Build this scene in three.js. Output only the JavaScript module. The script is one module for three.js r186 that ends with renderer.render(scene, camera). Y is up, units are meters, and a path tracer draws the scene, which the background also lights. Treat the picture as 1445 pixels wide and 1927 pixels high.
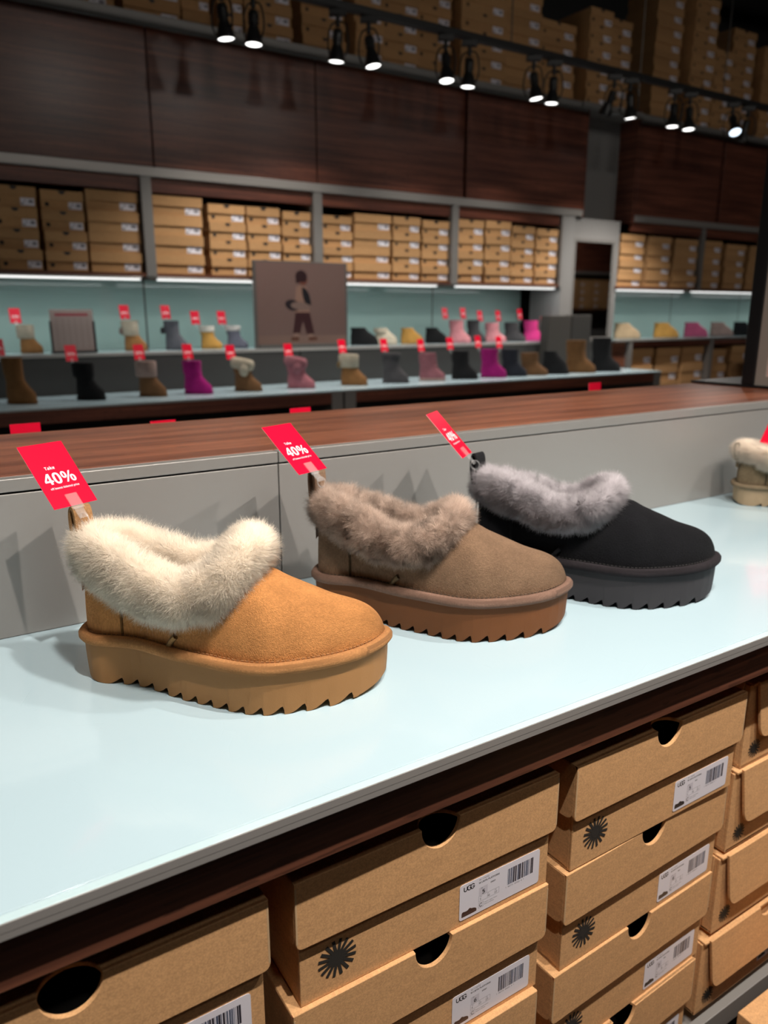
import * as THREE from 'three';
import { mergeGeometries, mergeVertices, toCreasedNormals } from 'three/addons/utils/BufferGeometryUtils.js';
import { RoundedBoxGeometry } from 'three/addons/geometries/RoundedBoxGeometry.js';
import { RectAreaLightUniformsLib } from 'three/addons/lights/RectAreaLightUniformsLib.js';

// ---------------------------------------------------------------- renderer, camera, exposure, main lamp settings
const renderer = new THREE.WebGLRenderer({ antialias: true });
renderer.toneMapping = THREE.LinearToneMapping;
renderer.toneMappingExposure = 1.22;
renderer.shadowMap.enabled = true;
RectAreaLightUniformsLib.init();
const scene = new THREE.Scene();
scene.background = new THREE.Color(0x000000);
const camera = new THREE.PerspectiveCamera(67.21, 1445 / 1927, 0.05, 40);
camera.position.set(0, 0.33, 0);
camera.lookAt(0.52314, 0.33 - 0.24944, -0.81493);
camera.focus = 0.68;
camera.userData.fStop = 6.2;

const LAMP = {            // intensities of the store's lamps
  near: 3.3,              // spot heads on the track over the front counter
  wall: 1.55,             // spot heads on the track before the wall units
  aisle: 1.75,             // spot heads of the track further back in the shop
  led: 9,               // strips under the wall cabinets
};
const WARM = new THREE.Color(1.0, 0.935, 0.86);

// ---------------------------------------------------------------- helpers
let seed = 7;
const rnd = () => { seed = (seed + 0x6d2b79f5) | 0; let t = Math.imul(seed ^ (seed >>> 15), 1 | seed); t = (t + Math.imul(t ^ (t >>> 7), 61 | t)) ^ t; return ((t ^ (t >>> 14)) >>> 0) / 4294967296; };
const rr = (a, b) => a + (b - a) * rnd();
const counts = {};
function numbered(name) { const n = counts[name] ?? 0; counts[name] = n + 1; return n ? name + '_' + String(n).padStart(3, '0') : name; }
function shade(m) { m.castShadow = true; m.receiveShadow = true; return m; }
function tag(o, label, category, group) { o.userData.label = label; o.userData.category = category; if (group) o.userData.group = group; return o; }
function thing(name, label, category, pos = [0, 0, 0], turn = 0, group) {
  const g = new THREE.Group(); g.name = numbered(name); g.position.set(...pos); g.rotation.y = turn; scene.add(g);
  return tag(g, label, category, group);
}
function part(name, geo, mat, parent, pos) {
  const m = shade(new THREE.Mesh(geo, mat)); m.name = name; if (pos) m.position.set(...pos); parent.add(m); return m;
}
function struct(name, geo, mat, pos) {
  const m = shade(new THREE.Mesh(geo, mat)); m.name = numbered(name); m.userData.kind = 'structure'; if (pos) m.position.set(...pos); scene.add(m); return m;
}
// box from min corner to max corner with uv in metres
function box(x0, y0, z0, x1, y1, z1, bevel = 0) {
  const w = x1 - x0, h = y1 - y0, d = z1 - z0;
  const g = bevel ? new RoundedBoxGeometry(w, h, d, 2, bevel) : new THREE.BoxGeometry(w, h, d);
  g.translate((x0 + x1) / 2, (y0 + y1) / 2, (z0 + z1) / 2);
  return metric(g);
}
function metric(g) { // box-projected uv in metres
  if (g.index) g = g.toNonIndexed();
  const p = g.attributes.position, n = g.attributes.normal, uv = new Float32Array(p.count * 2);
  for (let i = 0; i < p.count; i++) {
    const ax = Math.abs(n.getX(i)), ay = Math.abs(n.getY(i)), az = Math.abs(n.getZ(i));
    if (ay >= ax && ay >= az) { uv[i * 2] = p.getX(i); uv[i * 2 + 1] = p.getZ(i); }
    else if (az >= ax) { uv[i * 2] = p.getX(i); uv[i * 2 + 1] = p.getY(i); }
    else { uv[i * 2] = p.getZ(i); uv[i * 2 + 1] = p.getY(i); }
  }
  g.setAttribute('uv', new THREE.BufferAttribute(uv, 2));
  return g;
}
const merge = (list) => mergeGeometries(list.map((g) => { const q = g.index ? g.toNonIndexed() : g; for (const k of Object.keys(q.attributes)) if (!['position', 'normal', 'uv'].includes(k)) q.deleteAttribute(k); return q; }));
function grid(nu, nv, f, closeU = false) { // parametric surface f(u,v)->[x,y,z], uv stored from arc index
  const pos = [], uv = [], idx = [];
  for (let i = 0; i <= nu; i++) for (let j = 0; j <= nv; j++) { const q = f(i / nu, j / nv); pos.push(q[0], q[1], q[2]); uv.push(q[3] ?? i / nu, q[4] ?? j / nv); }
  for (let i = 0; i < nu; i++) for (let j = 0; j < nv; j++) { const a = i * (nv + 1) + j, b = a + nv + 1; idx.push(a, b, a + 1, b, b + 1, a + 1); }
  const g = new THREE.BufferGeometry();
  g.setAttribute('position', new THREE.Float32BufferAttribute(pos, 3)); g.setAttribute('uv', new THREE.Float32BufferAttribute(uv, 2)); g.setIndex(idx); g.computeVertexNormals();
  return g;
}
const lerp = (a, b, t) => a + (b - a) * t;
function interp(x, xs, ys) { // smooth monotone-ish cubic through knots
  const n = xs.length; if (x <= xs[0]) return ys[0]; if (x >= xs[n - 1]) return ys[n - 1];
  let i = 0; while (x > xs[i + 1]) i++;
  const h = xs[i + 1] - xs[i], t = (x - xs[i]) / h;
  const sl = (k) => { if (k <= 0 || k >= n - 1) return 0; const a = (ys[k] - ys[k - 1]) / (xs[k] - xs[k - 1]), b = (ys[k + 1] - ys[k]) / (xs[k + 1] - xs[k]); return a * b <= 0 ? 0 : 2 * a * b / (a + b); };
  const m0 = (i === 0 ? (ys[1] - ys[0]) / h : sl(i)) * h, m1 = (i + 1 === n - 1 ? (ys[n - 1] - ys[n - 2]) / h : sl(i + 1)) * h;
  return (2 * t ** 3 - 3 * t ** 2 + 1) * ys[i] + (t ** 3 - 2 * t ** 2 + t) * m0 + (-2 * t ** 3 + 3 * t ** 2) * ys[i + 1] + (t ** 3 - t ** 2) * m1;
}

// ---------------------------------------------------------------- procedural textures
function hash(x, y, s) { let h = Math.imul(x, 374761393) ^ Math.imul(y, 668265263) ^ Math.imul(s, 1274126177); h = Math.imul(h ^ (h >>> 13), 1103515245); return ((h ^ (h >>> 16)) >>> 0) / 4294967296; }
function vnoise(x, y, px, py, s) { // tileable value noise with periods px, py
  const xi = Math.floor(x), yi = Math.floor(y), fx = x - xi, fy = y - yi, u = fx * fx * (3 - 2 * fx), v = fy * fy * (3 - 2 * fy);
  const w = (a, p) => ((a % p) + p) % p;
  const a = hash(w(xi, px), w(yi, py), s), b = hash(w(xi + 1, px), w(yi, py), s), c = hash(w(xi, px), w(yi + 1, py), s), d = hash(w(xi + 1, px), w(yi + 1, py), s);
  return lerp(lerp(a, b, u), lerp(c, d, u), v);
}
function fbm(u, v, fx, fy, oct, s) { let t = 0, a = 0.5, n = 0; for (let i = 0; i < oct; i++) { t += a * vnoise(u * fx, v * fy, fx, fy, s + i * 17); n += a; a *= 0.5; fx *= 2; fy *= 2; } return t / n; }
function dataTex(w, h, f, sx, sy, srgb) { // f(u,v)->[r,g,b] 0..1 ; sx, sy: metres covered
  const d = new Uint8Array(w * h * 4);
  for (let y = 0; y < h; y++) for (let x = 0; x < w; x++) { const c = f(x / w, y / h), o = (y * w + x) * 4; for (let k = 0; k < 3; k++) d[o + k] = Math.max(0, Math.min(255, Math.round(c[k] * 255))); d[o + 3] = 255; }
  const t = new THREE.DataTexture(d, w, h, THREE.RGBAFormat);
  t.wrapS = t.wrapT = THREE.RepeatWrapping; t.magFilter = THREE.LinearFilter; t.repeat.set(1 / sx, 1 / sy); if (srgb) t.colorSpace = THREE.SRGBColorSpace; t.needsUpdate = true;
  return t;
}
const grey = (v) => [v, v, v];
// suede: fine nap
const suedeBump = dataTex(512, 512, (u, v) => grey(0.86 * fbm(u, v, 128, 128, 2, 3) + 0.14 * fbm(u, v, 20, 20, 2, 9)), 0.055, 0.055);
const suedeTint = dataTex(512, 512, (u, v) => grey(0.78 + 0.16 * fbm(u, v, 90, 90, 2, 21) + 0.14 * (fbm(u, v, 7, 7, 3, 31) - 0.3)), 0.11, 0.11, true);
const cardTint = dataTex(512, 512, (u, v) => { const f = fbm(u, v, 160, 160, 2, 5), g = fbm(u, v, 12, 40, 3, 15); const k = 0.84 + 0.16 * f + 0.08 * (g - 0.5); return [k, k * (0.985 + 0.015 * f), k * (0.965 + 0.03 * f)]; }, 0.16, 0.16, true);
const cardBump = dataTex(256, 256, (u, v) => grey(0.5 * fbm(u, v, 70, 70, 2, 51) + 0.5 * (0.5 + 0.5 * Math.sin(u * Math.PI * 2 * 20))), 0.1, 0.1);
const woodMap = dataTex(1024, 512, (u, v) => {
  const wob = 0.012 * (fbm(u, v, 3, 4, 3, 71) - 0.5);
  const a = fbm(u, v + wob, 3, 34, 3, 81), b = fbm(u, v + wob, 5, 150, 2, 91), c = fbm(u, v, 2, 9, 2, 95), pore = fbm(u, v, 40, 220, 1, 99);
  let k = 0.5 * a + 0.28 * b + 0.32 * c; k = Math.pow(Math.max(0, (k - 0.25) / 0.6), 1.25);
  const p = pore > 0.8 ? 0.82 : 1;
  return [lerp(0.27, 0.57, k) * p, lerp(0.155, 0.36, k) * p, lerp(0.12, 0.265, k) * p];
}, 1.1, 0.42, true);
const brushed = dataTex(512, 256, (u, v) => grey(0.5 * fbm(u, v, 4, 120, 2, 111) + 0.5 * fbm(u, v, 10, 10, 2, 115)), 0.5, 0.25);
// worn glass: long faint scratches
const scratch = (() => {
  const c = document.createElement('canvas'); c.width = 1024; c.height = 1024; const x = c.getContext('2d'); x.fillStyle = '#808080'; x.fillRect(0, 0, 1024, 1024);
  for (let i = 0; i < 170; i++) {
    x.strokeStyle = rnd() < 0.5 ? 'rgba(40,40,40,' + rr(0.15, 0.6) + ')' : 'rgba(230,230,230,' + rr(0.15, 0.6) + ')'; x.lineWidth = rr(0.8, 1.8);
    let px = rr(0, 1024), py = rr(0, 1024), a = rr(0, 6.28); const n = 2 + Math.floor(rnd() * 4), l = rr(8, 50);
    x.beginPath(); x.moveTo(px, py); for (let k = 0; k < n; k++) { a += rr(-0.35, 0.35); px += Math.cos(a) * l / n * 2; py += Math.sin(a) * l / n * 2; x.lineTo(px, py); } x.stroke();
  }
  const t = new THREE.CanvasTexture(c); t.wrapS = t.wrapT = THREE.RepeatWrapping; t.repeat.set(1 / 0.45, 1 / 0.45); return t;
})();
function canvasTex(w, h, draw) { const c = document.createElement('canvas'); c.width = w; c.height = h; draw(c.getContext('2d'), w, h); const t = new THREE.CanvasTexture(c); t.colorSpace = THREE.SRGBColorSpace; t.anisotropy = 8; return t; }

// ---------------------------------------------------------------- materials
const S = (c, o = {}) => new THREE.MeshStandardMaterial({ color: c, roughness: 0.6, ...o });
const P = (c, o = {}) => new THREE.MeshPhysicalMaterial({ color: c, roughness: 0.6, ...o });
const lin = (r, g, b) => new THREE.Color().setRGB(r, g, b);
const M = {
  wood: P(0xffffff, { map: woodMap, roughness: 0.36, specularIntensity: 0.8 }),
  woodTop: P(lin(1.8, 1.72, 1.62), { map: woodMap, roughness: 0.33, specularIntensity: 0.9 }),
  cabinet: P(lin(0.92, 0.8, 0.84), { map: woodMap, roughness: 0.42, specularIntensity: 0.6, clearcoat: 0.35, clearcoatRoughness: 0.24 }),
  glass: P(lin(0.5, 0.648, 0.71), { roughness: 0.16, bumpMap: scratch, bumpScale: 0.0004, clearcoat: 0.5, clearcoatRoughness: 0.05 }),
  glassEdge: P(lin(0.57, 0.73, 0.76), { roughness: 0.16, clearcoat: 0.5 }),
  glassBack: P(lin(0.52, 0.735, 0.69), { roughness: 0.1, clearcoat: 0.6, clearcoatRoughness: 0.03 }),
  metal: S(lin(0.335, 0.315, 0.297), { metalness: 0.35, roughness: 0.42, bumpMap: brushed, bumpScale: 0.00004 }),
  metalTrim: S(lin(0.365, 0.345, 0.325), { metalness: 0.45, roughness: 0.36 }),
  frontTrim: S(lin(0.37, 0.35, 0.335), { metalness: 0.3, roughness: 0.42 }),
  darkMetal: S(lin(0.09, 0.085, 0.08), { metalness: 0.3, roughness: 0.45 }),
  post: S(lin(0.22, 0.21, 0.2), { metalness: 0.3, roughness: 0.45 }),
  riserDark: S(lin(0.04, 0.038, 0.036), { metalness: 0.2, roughness: 0.45 }),
  black: S(lin(0.012, 0.012, 0.013), { roughness: 0.5 }),
  blackSat: S(lin(0.015, 0.015, 0.016), { roughness: 0.32 }),
  wall: S(lin(0.2, 0.195, 0.19), { roughness: 0.8 }),
  ceiling: S(lin(0.012, 0.012, 0.012), { roughness: 0.9 }),
  floor: S(lin(0.06, 0.045, 0.038), { roughness: 0.55 }),
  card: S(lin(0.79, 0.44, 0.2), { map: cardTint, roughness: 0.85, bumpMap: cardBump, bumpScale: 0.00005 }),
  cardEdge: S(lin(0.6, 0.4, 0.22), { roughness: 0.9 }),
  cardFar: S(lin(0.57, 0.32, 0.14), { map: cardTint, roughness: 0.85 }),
  cardIn: S(lin(0.2, 0.115, 0.055), { roughness: 0.95 }),
  ink: S(lin(0.02, 0.017, 0.014), { roughness: 0.8 }),
  led: S(0x000000, { emissive: lin(1, 1, 0.98), emissiveIntensity: 1.05 }),
  bulb: S(0x000000, { emissive: lin(1, 0.985, 0.95), emissiveIntensity: 3.2 }),
  bulbBlue: S(0x000000, { emissive: lin(0.72, 0.86, 1), emissiveIntensity: 2.2 }),
  bulbOff: S(lin(0.1, 0.1, 0.1), { roughness: 0.3 }),
  clear: P(0xffffff, { transmission: 0.9, thickness: 0, roughness: 0.1, ior: 1.5 }),
  pane: P(0xffffff, { transmission: 1, thickness: 0, roughness: 0.02, ior: 1.3 }),
  mirror: S(lin(0.8, 0.8, 0.8), { metalness: 1, roughness: 0.03 }),
};

// ---------------------------------------------------------------- lamps of the ceiling tracks
const headShape = [[0.0, 0], [0.017, 0], [0.019, 0.02], [0.018, 0.055], [0.024, 0.07], [0.033, 0.1], [0.036, 0.112], [0.036, 0.118]];
const headGeo = (() => { // bell housing, opening towards -y, top at y=0
  const pts = headShape.map(([r, y]) => new THREE.Vector2(r, -y)).concat([new THREE.Vector2(0.032, -0.118), new THREE.Vector2(0.03, -0.108), new THREE.Vector2(0.001, -0.1)]);
  return new THREE.LatheGeometry(pts, 24);
})();
const finGeo = (() => { const l = []; for (let i = 0; i < 3; i++) { const t = new THREE.TorusGeometry(0.02, 0.0022, 6, 24); t.rotateX(Math.PI / 2); t.translate(0, -0.012 - i * 0.014, 0); l.push(t); } return merge(l); })();
const discGeo = (() => { const g = new THREE.CylinderGeometry(0.0305, 0.0305, 0.004, 24); g.translate(0, -0.112, 0); return g; })();
const yokeGeo = (() => { const c = new THREE.CatmullRomCurve3([[-0.004, 0.03, 0], [-0.03, 0.02, 0], [-0.044, -0.02, 0], [-0.044, -0.07, 0], [-0.03, -0.1, 0]].map((p) => new THREE.Vector3(...p))); const a = new THREE.TubeGeometry(c, 20, 0.0035, 6); const b = a.clone(); b.rotateY(Math.PI); return merge([a, b]); })();
const adaptGeo = merge([new THREE.BoxGeometry(0.07, 0.022, 0.03).translate(0, 0.062, 0), new THREE.CylinderGeometry(0.009, 0.009, 0.05, 12).translate(0, 0.035, 0)]);
function trackHead(x, y, z, dir, power, label, group, opt = {}) { // y: height of the bottom of the track
  const t = thing('track_light', label, 'track light', [x, y - 0.073, z], opt.spin ?? 0, group);
  part('adapter', adaptGeo, M.black, t);
  const k = new THREE.Group(); k.name = 'head'; t.add(k);
  const d = new THREE.Vector3(...dir).normalize().applyAxisAngle(new THREE.Vector3(0, 1, 0), -(opt.spin ?? 0));
  k.quaternion.setFromUnitVectors(new THREE.Vector3(0, -1, 0), d);
  part('housing', headGeo, M.blackSat, k); part('cooling_fins', finGeo, M.blackSat, k);
  part('lamp_face', discGeo, opt.off ? M.bulbOff : opt.blue ? M.bulbBlue : M.bulb, k);
  const yk = part('yoke', yokeGeo, M.black, t); yk.rotation.y = opt.spin ?? 0.4;
  if (!opt.off) {
    const L = new THREE.SpotLight(WARM, power, 0, opt.angle ?? 0.62, opt.penumbra ?? 0.6, 2);
    L.name = 'lamp_beam'; L.castShadow = true; L.shadow.radius = opt.radius ?? 1.1;
    const e = new THREE.Vector3(...dir).normalize(), at = new THREE.Vector3(x, y - 0.073, z).addScaledVector(e, 0.13);
    L.position.copy(at); L.target.position.copy(at).addScaledVector(e, 1); scene.add(L); scene.add(L.target);
  }
  return t;
}
const trackY = 1.515, trackZ = -3.05;
{
  const t = thing('track', 'long black lighting track hung in front of the dark stock boxes', 'lighting track', [0, 0, 0]);
  part('rail', box(-1.2, trackY, trackZ - 0.018, 8.6, trackY + 0.03, trackZ + 0.018, 0.004), M.black, t);
  for (const x of [0.4, 2.66, 4.27, 6.4]) part('hanger', new THREE.CylinderGeometry(0.003, 0.003, 1.0, 6).translate(x, trackY + 0.53, trackZ), M.darkMetal, t);
  const W = [[1.18, 0.5, 1], [1.301, 0.5, 1], [1.651, 0.3, 1], [1.79, 0.75, 1], [2.169, 0.75, 1], [2.297, 0.4, 1], [2.667, 0.7, 1], [2.794, 0.4, 1], [3.2, -0.5, 0], [3.316, 0.5, 1], [3.658, 0.5, 1], [3.784, 0.6, 1], [4.158, 0.75, 2], [4.297, 0.05, 0]];
  const ord = ['first', 'second', 'third', 'fourth', 'fifth', 'sixth', 'seventh', 'eighth', 'ninth', 'tenth', 'eleventh', 'twelfth', 'thirteenth', 'fourteenth'];
  W.forEach(([x, front, on], i) => trackHead(x * 1.0517, trackY, trackZ, [on === 2 ? -0.35 : i % 3 === 0 ? 0.1 : -0.04, -1, on === 2 ? 0.55 : -0.22 + front * 0.5], on === 2 ? LAMP.wall * 0.6 : LAMP.wall * (i >= 9 ? 1.9 : 1),
    on === 0 ? 'unlit black track spotlight, ' + ord[i] + ' from the left on the long track' : on === 2 ? 'black track spotlight turned to the viewer with a bluish glowing face' : 'lit black track spotlight, ' + ord[i] + ' from the left on the long track',
    'spotlights on the track before the wall', { off: on === 0, blue: on === 2, spin: -0.5, angle: 0.95, penumbra: 0.9 }));
}

// ---------------------------------------------------------------- room shell
const RX0 = -4, RX1 = 13, RZ0 = -4.35, RZ1 = 3.6, FLOOR = -0.645, CEIL = 2.9;
struct('floor', box(RX0 - 0.2, FLOOR - 0.1, RZ0 - 0.2, RX1 + 0.2, FLOOR, RZ1 + 0.2), M.floor);
struct('ceiling', box(RX0 - 0.2, CEIL, RZ0 - 0.2, RX1 + 0.2, CEIL + 0.1, RZ1 + 0.2), M.ceiling);
struct('wall_back', box(RX0, FLOOR, RZ0 - 0.2, RX1, CEIL, RZ0), S(lin(0.03, 0.03, 0.03), { roughness: 0.9 }));
struct('wall_front', box(RX0, FLOOR, RZ1, RX1, CEIL, RZ1 + 0.2), M.wall);
struct('wall_left', box(RX0 - 0.2, FLOOR, RZ0, RX0, CEIL, RZ1), M.wall);
struct('wall_right', box(RX1, FLOOR, RZ0, RX1 + 0.2, CEIL, RZ1), M.wall);
struct('wall_alcove', box(3.56, 0.883, -3.72, 4.054, 1.47, -3.6), M.wall);
struct('wall_alcove_lower', box(3.566, 0.15, -3.72, 3.975, 0.882, -3.478), M.wall);          // grey wall between the two wall units
{ const t = thing('ceiling_duct', 'dark pipe running under the black ceiling', 'pipe', [0, 0, 0]);
  part('pipe', new THREE.TubeGeometry(new THREE.LineCurve3(new THREE.Vector3(4.4, 2.55, -3.9), new THREE.Vector3(7.4, 2.62, -2.6)), 8, 0.05, 12), S(lin(0.05, 0.05, 0.05), { roughness: 0.6 }), t); }

// ---------------------------------------------------------------- front display counter
const ZF = -0.417, ZR = -0.845, ZB = -1.172, YT = 0.1685;
{
  const t = thing('display_counter', 'long display counter with pale teal glass shelf, grey back panels and walnut top', 'display counter', [0, 0, 0]);
  const X0 = -1.4, X1 = 3.4;
  part('glass_shelf', box(X0, -0.006, ZR, X1, 0, ZF - 0.0085, 0.0004), M.glass, t);
  part('glass_lip', box(X0, -0.006, ZF - 0.0083, X1, -0.0003, ZF - 0.0012, 0.0003), M.glassEdge, t);
  part('metal_edge', merge([box(X0, -0.0111, ZF - 0.03, X1, -0.0062, ZF), box(X0, -0.0065, ZF - 0.0011, X1, -0.0005, ZF)]), M.frontTrim, t);
  part('front_rail', box(X0, -0.0555, ZF - 0.032, X1, -0.0113, ZF - 0.012, 0.001), M.wood, t);
  part('shelf_board', box(X0, -0.03, -1.2, X1, -0.0112, ZF - 0.033), M.cabinet, t);
  for (const [a, b] of [[X0, -0.444], [-0.4425, 0.389], [0.3905, 1.9], [1.9015, X1]]) part('back_panel', box(a, 0, ZR - 0.012, b, 0.1525, ZR, 0.0008), M.metal, t);
  for (const [a, b] of [[X0, 0.389], [0.3905, 1.9], [1.9015, X1]]) part('top_trim', box(a, 0.1548, ZR - 0.014, b, 0.1682, ZR + 0.001, 0.0008), M.metalTrim, t);
  part('trim_gap', box(X0, 0.1515, ZR - 0.02, X1, 0.156, ZR - 0.006), M.black, t);
  part('wood_top', box(X0, 0.155, ZB, X1, YT, ZR - 0.0142, 0.0008), M.woodTop, t);
  part('rear_panel', box(X0, 0, ZB + 0.02, X1, 0.1545, ZB + 0.035), M.metal, t);
  part('rear_glass_shelf', box(X0, -0.006, -1.6, X1, 0, ZB + 0.02, 0.001), M.glass, t);
  part('rear_rail', box(X0, -0.045, -1.6, X1, -0.0062, -1.585), M.wood, t);
  part('storage_back', box(X0, -0.6, -0.86, X1, -0.031, -0.84), M.black, t);
  part('base_shelf', box(X0, -0.598, -0.84, X1, -0.5645, -0.452, 0.001), M.metalTrim, t);
  part('plinth', box(X0, FLOOR, -0.83, X1, -0.599, -0.5), M.black, t);
  part('rear_plinth', box(X0, FLOOR, -1.55, X1, -0.046, -1.5), M.black, t);
}

// ---------------------------------------------------------------- printed labels of the shoe boxes
function shoeSilhouette(x, ox, oy, s, col) {
  x.save(); x.translate(ox, oy); x.scale(s, s); x.fillStyle = col; x.beginPath();
  x.moveTo(0, 0); x.lineTo(0, -16); x.bezierCurveTo(1, -34, 8, -36, 14, -34); x.bezierCurveTo(30, -30, 44, -30, 52, -40); x.bezierCurveTo(60, -44, 66, -38, 70, -34);
  x.bezierCurveTo(86, -32, 104, -26, 106, -16); x.lineTo(106, -2); x.bezierCurveTo(100, 0, 60, 1, 0, 0); x.fill();
  x.fillStyle = 'rgba(255,255,255,0.22)'; x.fillRect(1, -13, 104, 2); x.restore();
}
function labelTex(size, row, code, col) {
  return canvasTex(512, 202, (x, w, h) => {
    x.fillStyle = '#e9e4ec'; x.fillRect(0, 0, w, h); x.fillStyle = '#1c1a1c';
    // wordmark: U with two linked G
    x.lineWidth = 5; x.strokeStyle = '#1c1a1c'; x.lineCap = 'round';
    x.beginPath(); x.moveTo(26, 20); x.lineTo(26, 34); x.arc(35, 34, 9, Math.PI, 0, true); x.lineTo(44, 20); x.stroke();
    for (const [cx, sx] of [[59, 12], [77, 12]]) { x.beginPath(); x.ellipse(cx, 31, sx, 13, 0, -0.6, 0.25, true); x.lineTo(cx + 2, 32); x.stroke(); }
    x.font = '11px sans-serif'; x.fillText('W / 1156752', 118, 20);
    x.font = 'bold 14px sans-serif'; x.fillText('W LMTA PLATFORM', 116, 38); x.font = 'bold 12px sans-serif'; x.fillText(code, 190, 64);
    x.fillStyle = '#d5cfd8'; x.fillRect(118, 62, 54, 46); x.fillStyle = '#1c1a1c'; x.font = '9px sans-serif'; x.fillText('US', 130, 72); x.font = 'bold 34px sans-serif'; x.fillText(String(size), 138, 104);
    x.strokeStyle = '#6a646c'; x.lineWidth = 1; x.strokeRect(118, 110, 128, 32); x.font = '17px sans-serif'; row.forEach((r, i) => x.fillText(r, 124 + i * 46, 136)); x.font = '8px sans-serif'; ['UK', 'EU', 'CM'].forEach((r, i) => x.fillText(r, 126 + i * 46, 119));
    x.strokeRect(118, 150, 30, 28); x.lineWidth = 3; x.strokeStyle = '#1c1a1c'; x.beginPath(); x.arc(133, 164, 9, 0.6, 5.6); x.stroke(); x.fillText('a', 131, 168);
    x.font = '8px sans-serif'; x.fillText('Dessus / Upper leather', 154, 162); x.fillText('Made in Vietnam', 154, 173);
    let bx = 300; let k = size * 7919; while (bx < 470) { k = (Math.imul(k, 1103515245) + 12345) >>> 0; const bw = 1.5 + (k >>> 29); x.fillStyle = k & 64 ? '#2a2630' : '#33405a'; x.fillRect(bx, 34, bw, 92); bx += bw + 1.6 + ((k >>> 12) & 3); }
    x.fillStyle = '#1c1a1c'; x.font = '12px monospace'; x.fillText('1 94715 50' + size + '63 4 >', 288, 142);
    shoeSilhouette(x, 14, 186, 0.86, col);
  });
}
const labels = {
  5: labelTex(5, ['3', '36', '22'], 'DRNT', '#4a3128'), 6: labelTex(6, ['4', '37', '23'], 'DRNT', '#4a3128'), 7: labelTex(7, ['5', '38', '24'], 'DRNT', '#4a3128'),
  b5: labelTex(5, ['3', '36', '22'], 'BLK', '#262324'), b6: labelTex(6, ['4', '37', '23'], 'BLK', '#262324'), b7: labelTex(7, ['5', '38', '24'], 'BLK', '#262324'), b8: labelTex(8, ['6', '39', '25'], 'BLK', '#262324'),
};
const labelMat = {}; for (const k of Object.keys(labels)) labelMat[k] = S(0xffffff, { map: labels[k], roughness: 0.45 });
const farLabelMat = S(0xffffff, { roughness: 0.6, map: canvasTex(96, 40, (x, w, h) => { x.fillStyle = '#e6e2ea'; x.fillRect(0, 0, w, h); x.fillStyle = '#77737c'; x.fillRect(56, 9, 30, 16); x.fillStyle = '#9a96a0'; x.fillRect(24, 10, 12, 8); x.fillStyle = '#4a4038'; x.fillRect(4, 27, 16, 8); }) });

// sunburst emblem printed in black
const emblemGeo = (() => {
  const l = []; const c = new THREE.CircleGeometry(0.0068, 24); l.push(c);
  for (let i = 0; i < 16; i++) { const s = new THREE.PlaneGeometry(0.003, 0.0123); s.translate(0, 0.0126, 0); s.rotateZ((i + 0.5) / 16 * Math.PI * 2); l.push(s); }
  return merge(l);
})();
function planeUV(w, h) { const s = new THREE.Shape(), r = 0.003; s.moveTo(r, 0); s.lineTo(w - r, 0); s.absarc(w - r, r, r, -Math.PI / 2, 0); s.lineTo(w, h - r); s.absarc(w - r, h - r, r, 0, Math.PI / 2); s.lineTo(r, h); s.absarc(r, h - r, r, Math.PI / 2, Math.PI); s.lineTo(0, r); s.absarc(r, r, r, Math.PI, Math.PI * 1.5);
  const g = new THREE.ExtrudeGeometry(s, { depth: 0.00025, bevelEnabled: false, curveSegments: 6 }); const p = g.attributes.position, uv = g.attributes.uv; for (let i = 0; i < p.count; i++) uv.setXY(i, p.getX(i) / w, p.getY(i) / h); return g; }

// ---------------------------------------------------------------- shoe boxes under the front counter (origin: front lower left corner of the base)
const KB = 1.03, BW = 0.262 * KB, BHL = 0.058 * KB, BHT = 0.116 * KB, BD = 0.33, TH = 0.003;
function extr(shape, d, holes) { const g = new THREE.ExtrudeGeometry(shape, { depth: d, bevelEnabled: true, bevelSize: 0.0005, bevelThickness: 0.0005, bevelSegments: 1, curveSegments: 14 }); return metric(g); }
function frontPanel(w, h, r, notch, skew = 0) { // x 0..w, y 0..h (top at h), lower corners rounded, half round notch at the top edge
  const s = new THREE.Shape(); s.moveTo(r, 0); s.lineTo(w - r, 0); s.quadraticCurveTo(w, 0, w, r); s.lineTo(w, h);
  if (notch) { s.lineTo(w / 2 + notch, h); s.absellipse(w / 2, h, notch, notch * 1.12, 0, Math.PI, true); }
  s.lineTo(0, h); s.lineTo(0, r); s.quadraticCurveTo(0, 0, r, 0); return s;
}
const lidGeo = (() => {
  const n = 0.0195 * KB, o = 0.0045;                       // overhang over the base
  const f = extr(frontPanel(BW, BHL, 0.007, n), TH); f.translate(0, BHT - BHL, o - TH);
  const top = new THREE.Shape(); top.moveTo(0, 0); top.lineTo(BW / 2 - n, 0); top.absellipse(BW / 2, 0, n, n * 0.9, Math.PI, 0, true); top.lineTo(BW, 0); top.lineTo(BW, BD); top.lineTo(0, BD);
  const tg = extr(top, TH); tg.rotateX(-Math.PI / 2); tg.translate(0, BHT - TH, o - 0.0005);
  const side = extr(frontPanel(BD, BHL * 0.97, 0.012, 0), TH); side.rotateY(Math.PI / 2);
  const sl = side.clone(); sl.translate(-0.0002, BHT - BHL * 0.99, o - 0.002); const sr = side.clone(); sr.translate(BW - TH + 0.0002, BHT - BHL * 0.99, o - 0.002);
  const back = box(0.001, BHT - BHL, -BD, BW - 0.001, BHT - 0.001, -BD + TH);
  return merge([f, tg, sl, sr, back]);
})();
const flute = [BW - 0.0012, -0.0002].map((x) => box(x, BHT - BHL + 0.006, 0.0038, x + 0.0014, BHT - 0.004, 0.0051)); // corrugated raw edges at the sides of the lid
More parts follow.
